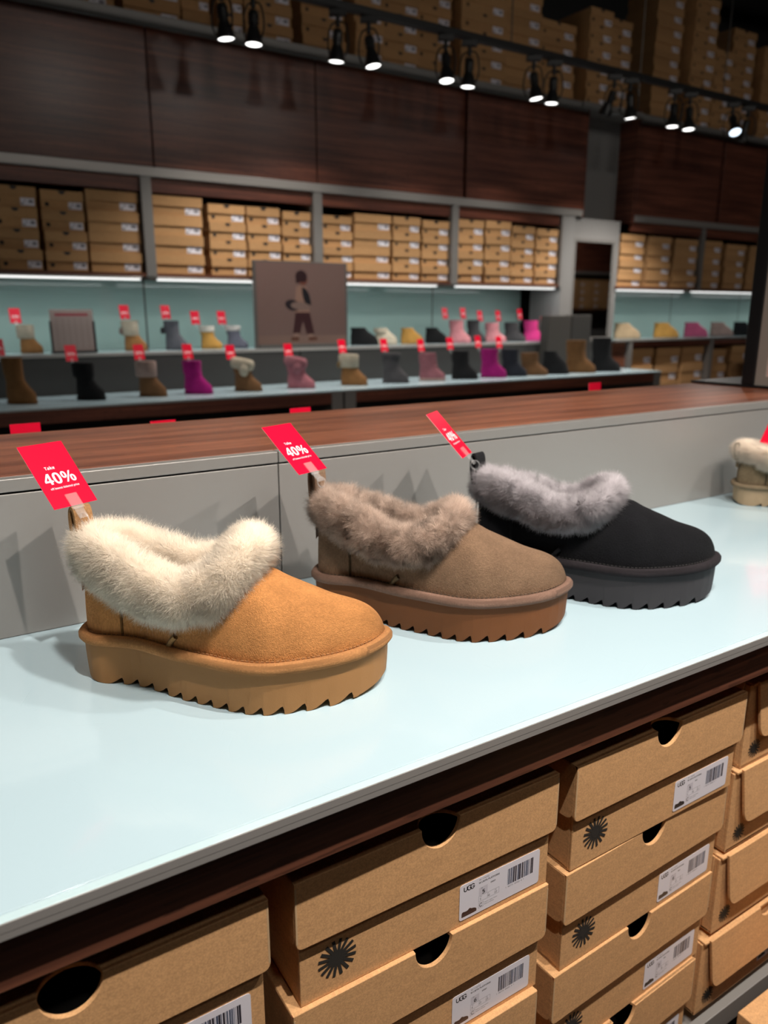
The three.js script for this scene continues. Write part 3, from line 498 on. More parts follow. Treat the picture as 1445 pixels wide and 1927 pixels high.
// ---------------------------------------------------------------- sign on the walnut top at the right edge
{
  const t = thing('sign_stand', 'black and beige framed sign with pink panel standing at the right edge of the picture', 'sign', [1.633, YT + 0.0005, -1.048]);
  part('base_plate', box(0, 0, -0.13, 0.26, 0.006, 0.4, 0.001), M.blackSat, t);
  part('frame_edge', box(0.004, 0.006, -0.002, 0.03, 0.5, 0.028, 0.002), M.blackSat, t);
  part('frame', merge([box(0.006, 0.006, 0.03, 0.028, 0.026, 0.38), box(0.006, 0.48, 0.03, 0.028, 0.5, 0.38), box(0.006, 0.026, 0.03, 0.028, 0.48, 0.054), box(0.006, 0.026, 0.356, 0.028, 0.48, 0.38)]), S(lin(0.36, 0.32, 0.28), { roughness: 0.5 }), t);
  part('panel', box(0.012, 0.026, 0.054, 0.024, 0.48, 0.356), S(lin(0.85, 0.5, 0.46), { roughness: 0.5 }), t);
}

// ---------------------------------------------------------------- wall units at the back of the shop
const ZC = -3.46, LEDGE = 0.168;
function wallUnit(label, X0, X1, doors, posts, opt) {
  const t = thing('wall_unit', label, 'wall unit', [0, 0, 0]);
  for (const [a, b] of doors) part('cabinet_door', box(a + 0.003, 0.925, ZC - 0.02, b - 0.003, 1.45, ZC, 0.002), M.cabinet, t);
  part('cabinet_body', box(X0, 0.9, ZC - 0.42, X1, 1.5, ZC - 0.03), M.cabinet, t);
  part('cabinet_end', merge([box(X0 - 0.012, 0.885, ZC - 0.15, X0, 1.5, ZC - 0.002), box(X1, 0.885, ZC - 0.15, X1 + 0.012, 1.5, ZC - 0.002)]), M.cabinet, t);
  part('lower_strip', box(X0, 0.888, ZC - 0.03, X1, 0.925, ZC + 0.004, 0.002), M.metalTrim, t);
  part('upper_strip', box(X0, 1.452, ZC - 0.03, X1, 1.5, ZC + 0.004, 0.002), M.post, t);
  part('fascia', box(X0, 0.83, ZC - 0.04, opt.S1, 0.887, ZC - 0.02), M.cabinet, t);
  for (const [a, b] of posts) part('post', box(a, 0.484, ZC - 0.4, b, 0.888, ZC, 0.002), M.post, t);
  part('box_shelf', box(opt.S0, 0.484, ZC - 0.4, opt.S1, 0.498, ZC - 0.004), M.wood, t);
  part('shelf_back', box(opt.S0, 0.498, ZC - 0.42, opt.S1, 0.9, ZC - 0.4), M.black, t);
  for (const [a, b] of opt.glass) part('glass_panel', box(a + 0.004, LEDGE, -3.845, b - 0.004, 0.482, -3.83), M.glassBack, t);
  part('panel_seam', merge(opt.glass.map(([a]) => box(a - 0.005, LEDGE, -3.86, a + 0.005, 0.482, -3.832))), M.darkMetal, t);
  part('ledge', box(opt.S0, 0.156, -3.845, opt.S1, LEDGE, -3.44, 0.001), M.glass, t);
  part('ledge_trim', box(opt.S0, 0.154, -3.45, opt.S1, LEDGE + 0.0004, -3.437, 0.001), M.metalTrim, t);
  for (const [a, b] of opt.leds) {
    const l = thing('led_strip', opt.ledLabel(a), 'strip light', [0, 0, 0], 0, 'white strip lights under the wall shelves');
    part('housing', box(a - 0.006, 0.476, ZC - 0.036, b + 0.006, 0.484, ZC - 0.002, 0.002), M.metalTrim, l);
    part('diffuser', box(a, 0.4685, ZC - 0.034, b, 0.4762, ZC - 0.002, 0.003), M.led, l);
    const R = new THREE.RectAreaLight(lin(0.97, 1, 0.98), LAMP.led, b - a, 0.03); R.position.set((a + b) / 2, 0.4675, ZC - 0.02); R.rotation.x = -Math.PI / 2; scene.add(R);
  }
  return t;
}
const ordWord = ['first', 'second', 'third', 'fourth', 'fifth', 'sixth', 'seventh', 'eighth', 'ninth', 'tenth', 'eleventh', 'twelfth', 'thirteenth', 'fourteenth', 'fifteenth', 'sixteenth'];
const left = wallUnit('long walnut wall unit with teal glass back on the left, boxes above shoes', -1.6, 3.62,
  [[-1.6, -0.5], [-0.5, 0.28], [0.28, 1.075], [1.075, 1.848], [1.848, 2.722], [2.738, 3.62]], [[-0.02, 0.03], [1.012, 1.057], [1.824, 1.872], [2.653, 2.697], [3.458, 3.475]],
  { S0: -1.6, S1: 3.475, glass: [[-1.0, 1.1], [1.1, 1.95], [1.95, 2.8], [2.8, 3.5]], leds: [[-0.3, 0.985], [1.062, 1.84], [1.885, 2.56], [2.7, 3.43]], ledLabel: (a) => a < 0 ? 'white strip light under the leftmost box shelf' : a < 1.5 ? 'bright white strip light left of the poster' : a < 2.5 ? 'faint white strip light just right of the poster' : 'white strip light above the pink boots' });
part('lower_counter', box(-1.6, -0.006, -3.44, 3.9, 0, -3.02, 0.001), M.glass, left);
part('lower_edge', box(-1.6, -0.0113, -3.05, 3.9, -0.0062, -3.02, 0.0006), M.metalTrim, left);
for (const [a, b] of [[-1.6, -0.02], [0.02, 1.665], [1.79, 3.86]]) part('lower_fascia', box(a, -0.06, -3.06, b, -0.0115, -3.025), M.cabinet, left);
for (const [a, b] of [[-1.6, 1.72], [1.726, 3.57], [3.574, 3.9]]) part('riser_panel', box(a, 0, -3.46, b, 0.154, -3.44, 0.001), M.riserDark, left);
for (const [a, b] of [[-0.06, 0], [1.665, 1.722], [1.732, 1.79], [3.84, 3.9]]) part('leg_panel', box(a, FLOOR, -3.44, b, -0.0115, -3.022, 0.001), M.post, left);
part('lower_back', box(-1.6, FLOOR, -3.46, 3.9, -0.006, -3.42), M.black, left);
part('lower_base', box(-1.6, FLOOR, -3.42, 3.9, FLOOR + 0.1, -3.06), M.black, left);
part('end_wall', box(3.475, -0.2, -3.72, 3.565, 0.885, ZC - 0.002), M.wall, left);
const right = wallUnit('walnut wall unit on the right beyond the mirror, with teal glass back', 4.08, 9.2,
  [[4.08, 4.9], [4.922, 5.76], [5.78, 6.6], [6.62, 7.5], [7.5, 9.2]], [[4.78, 4.808], [5.64, 5.67], [6.5, 6.53]],
  { S0: 3.96, S1: 9.2, glass: [[4.2, 4.988], [4.988, 5.828], [5.828, 6.7], [6.7, 9.2]], leds: [[3.985, 4.63], [4.74, 5.55], [5.72, 6.6]], ledLabel: (a) => a < 4 ? 'bright white strip light right of the mirror' : a < 5 ? 'bright white strip light above the pink and grey low boots' : 'white strip light at the far right, mostly hidden' });
part('cabinet_side', box(4.055, 0.88, -3.62, 4.078, 1.52, ZC - 0.001), M.cabinet, right);
part('under_fascia', box(4.15, 0.118, -3.475, 9.2, 0.153, -3.455), M.cabinet, right);
part('under_side', merge([box(3.98, -0.4, -3.7, 4.1, 0.153, -3.47), ]), M.wood, right);
for (const x of [4.1, 4.955]) part('under_post', box(x, -0.4, -3.8, x + 0.032, 0.153, -3.44), M.post, right);
part('under_back', box(4.1, FLOOR, -3.9, 9.2, 0.154, -3.86), M.black, right);
part('under_base', box(4.1, FLOOR, -3.86, 9.2, -0.35, -3.46), M.cabinet, right);
{ const t = thing('floor_display', 'low dark walnut fixture with a pale glass top in front of the right wall unit', 'display fixture', [5.32, FLOOR, -3.3]);
  part('body', box(0, 0, -0.05, 0.7, 0.655, 0.3, 0.002), M.cabinet, t); part('top', box(-0.02, 0.655, -0.07, 0.72, 0.675, 0.32, 0.002), M.glass, t); }

// mirror in the alcove
{ const t = thing('mirror', 'tall grey framed mirror in the alcove between the wall units', 'mirror', [3.567, LEDGE, -3.477]);
  part('glass', box(0.02, 0.02, 0, 0.345, 0.58, 0.008), M.mirror, t);
  part('frame', merge([box(0, 0, 0, 0.02, 0.6, 0.014), box(0.345, 0, 0, 0.365, 0.6, 0.014), box(0.02, 0.58, 0, 0.345, 0.6, 0.014), box(0.02, 0, 0, 0.345, 0.02, 0.014)]), M.post, t); }
part('alcove_ledge', box(3.565, 0.15, -3.4775, 3.955, LEDGE - 0.0005, -3.44, 0.001), M.darkMetal, left);
{ const t = thing('display_block', 'dark brown woven textured block behind the tall boots, before the mirror', 'display block', [3.30, 0.0005, -3.37]);
  const weave = dataTex(128, 128, (u, v) => { const k = 0.5 + 0.3 * Math.sin(u * 50.27) * Math.sin(v * 50.27) + 0.2 * fbm(u, v, 16, 16, 2, 400); return grey(k); }, 0.1, 0.1);
  const m = S(lin(0.024, 0.02, 0.016), { roughness: 0.8, bumpMap: weave, bumpScale: 0.002 }); part('left_block', box(0, 0, -0.065, 0.19, 0.318, 0, 0.006), m, t); part('right_block', box(0.195, 0, -0.065, 0.36, 0.322, 0, 0.006), S(lin(0.013, 0.011, 0.009), { roughness: 0.8, bumpMap: weave, bumpScale: 0.002 }), t); }

// ---------------------------------------------------------------- shoe boxes on the wall shelves
const farLid = box(-0.5, 0.5, -0.15, 0.5, 1, 0.0045), farTray = box(-0.49, 0, -0.148, 0.49, 0.52, 0);
const farLabel = (() => { const g = new THREE.BoxGeometry(1, 1, 0.0006); return g; })();
const holeGeo = (() => { const s = new THREE.Shape(); s.absarc(0, 0, 0.013, Math.PI, 0); const g = new THREE.ExtrudeGeometry(s, { depth: 0.0008, bevelEnabled: false, curveSegments: 10 }); return g; })();
const dotGeo = new THREE.CylinderGeometry(0.0085, 0.0085, 0.0008, 14).rotateX(Math.PI / 2);
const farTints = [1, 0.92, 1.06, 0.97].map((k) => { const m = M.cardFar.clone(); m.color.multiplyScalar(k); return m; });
function farBoxProto(w, h, d, plain) {
  const g = new THREE.Group();
  const sc = (geo) => { const q = geo.clone(); q.scale(w, h, d / 0.15); return metric(q); };
  part('tray', sc(farTray), farTints[0], g); part('lid', sc(farLid), farTints[0], g);
  part('label', farLabel, farLabelMat, g, [w * 0.3, h * 0.29, 0.0006]).scale.set(Math.min(0.066, w * 0.32), h * 0.36, 1);
  if (!plain) { part('thumb_hole', holeGeo, M.black, g, [0.0, h * 0.985, 0.0074]); part('emblem', dotGeo, M.ink, g, [-w * 0.36, h * 0.3, 0.0006]); }
  return g;
}
const protos = new Map();
function farBox(x, y, z, w, h, d, plain, tint, label, group) {
  const key = [Math.round(w * 200), Math.round(h * 500), d, plain].join();
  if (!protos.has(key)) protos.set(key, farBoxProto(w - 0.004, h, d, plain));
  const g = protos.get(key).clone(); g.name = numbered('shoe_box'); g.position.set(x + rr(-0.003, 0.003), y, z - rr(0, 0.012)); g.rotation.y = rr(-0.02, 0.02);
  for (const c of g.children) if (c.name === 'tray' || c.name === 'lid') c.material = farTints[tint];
  scene.add(g); return tag(g, label, 'shoe box', group);
}
const levelWord = (i, n) => i === n - 1 ? 'top box' : i === 0 ? 'bottom box' : ordWord[i] + ' box up';
function bay(name, stacks, group, y0 = 0.4985, z = ZC - 0.024) {
  stacks.forEach(([a, b, top, n, plain], k) => { const h = (top - y0) / n; for (let i = 0; i < n; i++) farBox((a + b) / 2, y0 + i * h, z, b - a, h - 0.0006, 0.24, plain, (k * 3 + i * 5) % 4, levelWord(i, n) + ' of the ' + ordWord[k] + ' stack from left in ' + name, group); });
}
bay('the leftmost wall bay', [[0.44, 0.605, 0.812, 4], [0.617, 0.784, 0.808, 4], [0.792, 1.008, 0.822, 4, 1]], 'shoe boxes in the leftmost wall bay');
bay('the wall bay above the poster', [[1.062, 1.285, 0.82, 4, 1], [1.309, 1.486, 0.802, 4], [1.497, 1.660, 0.802, 4], [1.672, 1.821, 0.795, 4]], 'shoe boxes in the wall bay above the poster');
bay('the bay right of the poster', [[1.88, 2.053, 0.792, 4], [2.06, 2.279, 0.81, 4, 1], [2.287, 2.461, 0.81, 4], [2.474, 2.650, 0.803, 4]], 'shoe boxes in the wall bay right of the poster');
bay('the bay beside the mirror', [[2.708, 2.889, 0.822, 4], [2.901, 3.089, 0.827, 4], [3.097, 3.269, 0.811, 4], [3.28, 3.452, 0.805, 4]], 'shoe boxes in the wall bay beside the mirror');
bay('the first bay past the mirror', [[4.0, 4.218, 0.814, 4, 1], [4.262, 4.486, 0.812, 4, 1], [4.53, 4.77, 0.81, 4, 1]], 'shoe boxes in the first bay of the right wall unit');
bay('the far right wall bay', [[4.82, 5.032, 0.812, 4, 1], [5.078, 5.31, 0.8, 4, 1], [5.351, 5.59, 0.8, 4, 1]], 'shoe boxes in the second bay of the right wall unit');
bay('the low shelf past the mirror', [[4.15, 4.4, 0.106, 4, 1], [4.44, 4.684, 0.103, 4, 1], [4.712, 4.948, 0.11, 4, 1]], 'shoe boxes low in the right wall unit', -0.35, ZC - 0.03);
bay('the low far right shelf', [[4.995, 5.23, 0.08, 4, 1], [5.29, 5.53, 0.1, 4, 1]], 'shoe boxes low in the right wall unit', -0.35, ZC - 0.03);

// stock boxes piled on top of the cabinets
const stockStacks = [[-0.1, 0.14, 6], [0.15, 0.38, 7], [0.4, 0.62, 6], [0.64, 0.98, 6], [1.02, 1.262, 6], [1.272, 1.402, 7], [1.41, 1.53, 6], [1.545, 1.78, 7], [1.84, 2.074, 6], [2.09, 2.25, 7], [2.256, 2.476, 7], [2.49, 2.706, 7], [2.72, 3.03, 6], [3.046, 3.31, 6], [3.318, 3.604, 5], [3.618, 3.804, 6], [3.814, 4.03, 6], [4.28, 4.531, 9], [4.557, 4.795, 9], [4.837, 5.035, 6], [5.056, 5.308, 8], [5.328, 5.504, 7], [5.53, 5.78, 6], [5.8, 6.05, 8], [6.07, 6.3, 9], [6.32, 6.6, 7]];
stockStacks.forEach(([a, b, n], k) => {
  const zone = b < 2.08 ? ['the left cabinets', 0] : b < 4.1 ? ['the cabinets beside the alcove', 9] : ['the right wall cabinets', 17]; const alone = a > 3.6 && a < 4.05;
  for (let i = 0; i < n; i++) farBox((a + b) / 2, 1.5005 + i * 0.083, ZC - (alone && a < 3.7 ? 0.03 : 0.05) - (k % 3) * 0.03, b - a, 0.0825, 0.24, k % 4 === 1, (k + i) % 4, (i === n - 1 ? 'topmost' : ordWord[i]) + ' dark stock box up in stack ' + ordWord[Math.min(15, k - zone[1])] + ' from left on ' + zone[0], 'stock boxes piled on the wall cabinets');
});
{ const t = thing('hanging_wire', 'thin wire hanging down before the stock boxes above the alcove', 'wire', [4.01, 1.55, -3.44]); part('wire', new THREE.CylinderGeometry(0.003, 0.003, 1.3, 6).translate(0, 0.66, 0), S(lin(0.3, 0.28, 0.25), { roughness: 0.5 }), t); }
struct('trim_1', box(3.56, 1.47, -3.9, 4.07, 1.5, -3.44), M.post);   // board over the alcove carrying boxes

// ---------------------------------------------------------------- poster and price sheet on the ledge
const posterTex = canvasTex(512, 448, (x, w, h) => {
  const g = x.createLinearGradient(0, 0, w, h); g.addColorStop(0, '#7d6660'); g.addColorStop(0.6, '#75605a'); g.addColorStop(1, '#6d5853'); x.fillStyle = g; x.fillRect(0, 0, w, h);
  x.fillStyle = '#80695f'; x.fillRect(0, 400, w, 48);
  x.lineJoin = 'round';
  x.fillStyle = '#3a1d20'; x.beginPath(); x.moveTo(215, 268); x.lineTo(296, 268); x.lineTo(322, 392); x.lineTo(278, 396); x.lineTo(256, 320); x.lineTo(236, 392); x.lineTo(196, 388); x.closePath(); x.fill();   // trousers
  x.fillStyle = '#8d7468'; x.fillRect(200, 388, 32, 22); x.fillRect(284, 392, 30, 20); x.fillStyle = '#5c3a2c'; x.fillRect(186, 408, 44, 22); x.fillRect(288, 410, 50, 20);
  x.fillStyle = '#8f7264'; x.beginPath(); x.moveTo(222, 130); x.quadraticCurveTo(256, 116, 282, 132); x.lineTo(296, 272); x.lineTo(208, 272); x.closePath(); x.fill();                                       // jumper
  x.fillStyle = '#17161c'; x.beginPath(); x.moveTo(256, 132); x.quadraticCurveTo(300, 140, 306, 230); x.lineTo(276, 232); x.quadraticCurveTo(252, 180, 256, 132); x.fill();                               // dark sleeve
  x.fillStyle = '#241c22'; x.beginPath(); x.ellipse(200, 232, 44, 30, 0.25, 0, 7); x.fill(); x.fillStyle = '#7d6a62'; x.beginPath(); x.ellipse(244, 236, 56, 22, 0.1, 0, 7); x.fill();                     // arms and bag
  x.fillStyle = '#6b4034'; x.beginPath(); x.ellipse(262, 92, 26, 30, 0, 0, 7); x.fill(); x.fillStyle = '#2c1418'; x.beginPath(); x.ellipse(252, 76, 34, 36, 0, 2.2, 7.1); x.fill(); x.fillRect(220, 60, 20, 50);  // head and beanie
});
{ const t = thing('poster', 'brown poster of a child in a beanie standing on the ledge', 'poster', [1.494, LEDGE + 0.001, -3.444], 0);
  part('board', box(0, 0, -0.012, 0.5, 0.4, 0, 0.002), M.darkMetal, t);
  const pg = new THREE.BoxGeometry(0.474, 0.376, 0.0015).translate(0.25, 0.206, 0.001); part('print', pg, S(lin(0.62, 0.58, 0.58), { map: posterTex, roughness: 0.4 }), t);
  part('foot', box(0.02, 0, -0.013, 0.48, 0.016, 0.005, 0.002), M.darkMetal, t); }
{ const t = thing('price_sheet', 'small framed price sheet with a red heading line standing on the ledge', 'price sheet', [0.606, LEDGE + 0.001, -3.5], 0); t.rotation.x = -0.06;
  const tex = canvasTex(256, 256, (x, w, h) => { x.fillStyle = '#94847f'; x.fillRect(0, 0, w, h); x.fillStyle = '#8b3640'; x.fillRect(30, 24, 196, 16); x.fillStyle = '#83736f'; for (let c = 0; c < 6; c++) for (let r = 0; r < 24; r++) x.fillRect(26 + c * 36, 52 + r * 8, 22, 3); });
  part('sheet', new THREE.BoxGeometry(0.172, 0.172, 0.002).translate(0.09, 0.092, 0.004), S(0xffffff, { map: tex, roughness: 0.5 }), t);
  part('holder', merge([box(0, 0, -0.004, 0.007, 0.13, 0.008), box(0.173, 0, -0.004, 0.18, 0.13, 0.008), box(0, 0, -0.03, 0.18, 0.008, 0.02)]), M.blackSat, t);
  part('pane', new THREE.PlaneGeometry(0.172, 0.174).translate(0.09, 0.093, 0.0062), M.pane, t); }

// ---------------------------------------------------------------- children's boots on the wall unit
function eggLoft(slices, n = 28, cap = true) { // slices: [y, heelX, toeX, halfWidth]
  const pos = [], idx = [], uv = []; slices.forEach(([y, a, b, w], k) => { for (let i = 0; i <= n; i++) { const th = i / n * Math.PI * 2, c = Math.cos(th), s = Math.sin(th), cx = (a + b) / 2, r = (b - a) / 2; pos.push(cx + r * Math.sign(c) * Math.pow(Math.abs(c), 0.85), y, w * s * (c < 0 ? 0.92 : 1)); uv.push(i / n * 0.3, y); } });
  for (let k = 0; k < slices.length - 1; k++) for (let i = 0; i < n; i++) { const a = k * (n + 1) + i, b = a + n + 1; idx.push(a, b, a + 1, b, b + 1, a + 1); }
  if (cap) for (const k of [0, slices.length - 1]) { const [y, a, b] = slices[k], c = pos.length / 3; pos.push((a + b) / 2, y, 0); uv.push(0, 0); for (let i = 0; i < n; i++) { const p = k * (n + 1) + i; if (k === 0) idx.push(c, p, p + 1); else idx.push(c, p + 1, p); } }
  const g = new THREE.BufferGeometry(); g.setAttribute('position', new THREE.Float32BufferAttribute(pos, 3)); g.setAttribute('uv', new THREE.Float32BufferAttribute(uv, 2)); g.setIndex(idx); g.computeVertexNormals(); return toCreasedNormals(g, 0.8);
}
const bootMat = new Map(); const bm = (c) => { const k = c.join(); if (!bootMat.has(k)) bootMat.set(k, suede(lin(...c), 1.2)); return bootMat.get(k); };
const C = { tan: [0.42, 0.2, 0.075], brown: [0.2, 0.1, 0.045], cream: [0.6, 0.52, 0.4], black: [0.012, 0.012, 0.013], magenta: [0.42, 0.015, 0.2], pink: [0.42, 0.15, 0.18], rose: [0.75, 0.3, 0.33], hot: [0.85, 0.06, 0.3], grey: [0.07, 0.066, 0.07], lav: [0.17, 0.17, 0.22], slate: [0.13, 0.13, 0.15], mauve: [0.28, 0.11, 0.13], navy: [0.02, 0.022, 0.03], sand: [0.5, 0.36, 0.22], gold: [0.6, 0.32, 0.08], soft: [0.33, 0.23, 0.2], leopard: [0.2, 0.13, 0.06] };
function boot(o) { // o: x,z,y,H (height),L (length),style,col,cuff,sole
  const { H, L } = o, w = L * 0.19, low = o.style === 'low', q = low ? 0.5 : Math.min(0.42, 0.068 / H), t = thing('boot', o.label, 'boot', [o.x, o.y, o.z], o.turn ?? -0.62, o.group);
  part('sole', eggLoft([[0, 0.004, L - 0.004, w * 0.96], [0.001, 0, L, w], [0.012, -0.001, L + 0.001, w * 1.02], [0.0135, 0.001, L - 0.001, w * 0.98]]), bm(o.sole ?? o.col.map((v) => v * 0.75)), t);
  const shaft = (f) => [H * f, 0.002 - 0.006 * f, L * lerp(0.62, 0.63, f), w * lerp(0.86, 0.98, f)];
  const up = low ? [[0.012, 0.002, L * 0.99, w * 0.97], [0.026, 0.001, L * 0.975, w * 0.96], [H * 0.48, 0.001, L * 0.9, w * 0.9], [H * 0.62, 0.002, L * 0.78, w * 0.84], [H * 0.8, 0.004, L * 0.62, w * 0.78], [H, 0.0, L * 0.52, w * 0.76]]
    : [[0.012, 0.002, L * 0.99, w * 0.97], [0.024, 0.001, L * 0.985, w * 0.98], [H * q * 0.62, 0.001, L * 0.94, w * 0.93], [H * q * 0.85, 0.002, L * 0.82, w * 0.88], [H * q * 1.05, 0.003, L * 0.73, w * 0.87], [H * q * 1.3, 0.004, L * 0.645, w * 0.85], shaft(0.7), shaft(0.86), shaft(1)];
  part('upper', eggLoft(up), bm(o.col), t);
  const top = low ? L * 0.52 : L * 0.63;
  if (o.cuff) {
    const f0 = o.cuffFrom ?? 0.62;
    if (o.style === 'fold') { const c = new THREE.TorusGeometry(0.5, 0.2, 14, 30); c.rotateX(Math.PI / 2); c.scale(top * 0.98, 0.075 * H / 0.13 * 1.6, w * 1.85); c.rotateZ(-0.2); c.translate(top * 0.5, H * 0.9, 0); part('fur_cuff', c, bm(o.cuff), t); const c2 = new THREE.SphereGeometry(0.02, 14, 10); c2.scale(1.1, 1.5, 0.9); c2.translate(top * 0.62, H * 0.72, w * 0.75); part('fur_flap', c2, bm(o.cuff), t); }
    else part('cuff', eggLoft([[H * f0, -0.003, top * 1.02, w * 1.02], [H * (f0 + 0.03), -0.008, top * 1.06, w * 1.1], [H * 0.95, -0.01, top * 1.07, w * 1.13], [H * 1.01, -0.006, top * 1.03, w * 1.05]]), bm(o.cuff), t);
  }
  if (o.bow) { const b = merge([new THREE.SphereGeometry(0.012, 12, 8).scale(0.7, 1.3, 0.9).translate(-0.008, H * 0.66, 0.012), new THREE.SphereGeometry(0.012, 12, 8).scale(0.7, 1.3, 0.9).translate(-0.008, H * 0.66, -0.012), new THREE.SphereGeometry(0.006, 10, 8).translate(-0.01, H * 0.66, 0)]); part('bow', b, bm(o.bow), t); }
  if (o.laces) { const l = []; for (let i = 0; i < 4; i++) { const f = 0.45 + i * 0.13; const a = new THREE.CylinderGeometry(0.0022, 0.0022, w * 1.3, 6); a.rotateX(Math.PI / 2); a.rotateY(0.25); a.translate(L * lerp(0.66, 0.6, i / 3), H * f, 0); l.push(a); } part('laces', merge(l), bm(o.laces), t); }
  if (o.tag) priceTag([o.x + (o.tagX ?? 0.012), o.y + H + 0.007, o.z + 0.002], o.tagYaw ?? 0.15, o.tagLean ?? -0.22, o.tag, 'red sale tag standing above the ' + o.short, TG);
  return t;
}
const LB = 'boots on the lower counter of the wall unit', UB = 'boots on the upper ledge of the wall units';
const lower = [
  [0.39, 0.155, 0.1, 'classic', C.tan.map((v) => v * 0.55), { short: 'tall chestnut boot at far left', label: 'tall plain chestnut suede boot at the far left of the lower counter', tag: '20%', tagX: -0.01 }],
  [0.64, 0.13, 0.1, 'classic', C.black, { short: 'black furry boot', label: 'black shaggy ankle boot with leather sole, second from left on lower counter', tag: '30%', tagX: -0.005, cuff: C.black }],
  [0.885, 0.128, 0.1, 'cuff', C.brown, { short: 'brown boot with cream knit cuff', label: 'brown boot with a cream knit cuff, left of the magenta boot', tag: '30%', cuff: C.soft.map((v) => v * 1.3), cuffFrom: 0.56 }],
  [1.075, 0.125, 0.105, 'classic', C.magenta, { short: 'magenta suede boot', label: 'magenta suede boot standing on the lower counter', tag: '30%', tagX: 0.025 }],
  [1.30, 0.118, 0.105, 'fold', C.brown, { short: 'brown boot with folded cream fur', label: 'brown boot with a folded open cream fur top', tag: '20%', tagX: -0.01, cuff: C.cream }],
  [1.555, 0.118, 0.11, 'fold', C.pink, { short: 'dusty pink boot', label: 'dusty pink boot with a folded pink fur top', tag: '20%', cuff: C.mauve.map((v) => v * 1.3) }],
  [1.835, 0.13, 0.11, 'cuff', C.tan.map((v) => v * 0.62), { short: 'tan boot with leopard bow', label: 'tan boot with cream cuff and a leopard bow at its heel', tag: '30%', cuff: C.cream.map((v) => v * 0.8), cuffFrom: 0.58, bow: C.leopard }],
  [2.07, 0.13, 0.112, 'classic', C.grey, { short: 'charcoal grey boot', label: 'charcoal grey suede boot with a rolled top, right of the leopard bow boot', tag: '30%', cuff: C.grey, cuffFrom: 0.84 }],
  [2.29, 0.125, 0.115, 'lace', C.mauve, { short: 'mauve laced boot', label: 'mauve laced boot with pale sole on the lower counter', tag: '30%', laces: C.rose, sole: C.soft }],
  [2.495, 0.13, 0.12, 'lace', C.black, { short: 'black laced boot', label: 'black laced boot right of the mauve one on the lower counter', tag: '30%', laces: C.grey, tagX: -0.01 }],
  [2.69, 0.135, 0.12, 'lace', C.magenta.map((v) => v * 0.7), { short: 'dark magenta laced boot', label: 'dark magenta laced boot on the lower counter, below the pink boots', tag: '30%', laces: C.rose, tagX: -0.02 }],
  [2.835, 0.13, 0.12, 'lace', C.navy, { short: 'navy laced boot', label: 'very dark navy laced boot next to the dark magenta one', tag: '30%', laces: C.slate, tagX: -0.02 }],
  [2.975, 0.11, 0.13, 'classic', C.brown.map((v) => v * 0.7), { label: 'short brown ankle boot in the shade near the right end of lower counter' }],
  [3.135, 0.115, 0.13, 'low', C.black, { label: 'black low slip on boot beside the short brown one' }],
  [3.32, 0.165, 0.15, 'classic', C.tan.map((v) => v * 0.35), { label: 'tall brown classic boot second from the right end of the lower counter' }],
  [3.53, 0.175, 0.15, 'classic', C.black, { label: 'tall black boot at the right end of the lower counter' }]];
for (const [x, H, L, style, col, more] of lower) boot({ x: x - 0.008, y: 0.0005, z: -3.225, H: H * 1.1, L: L * 1.16, style, col, group: LB, ...more });
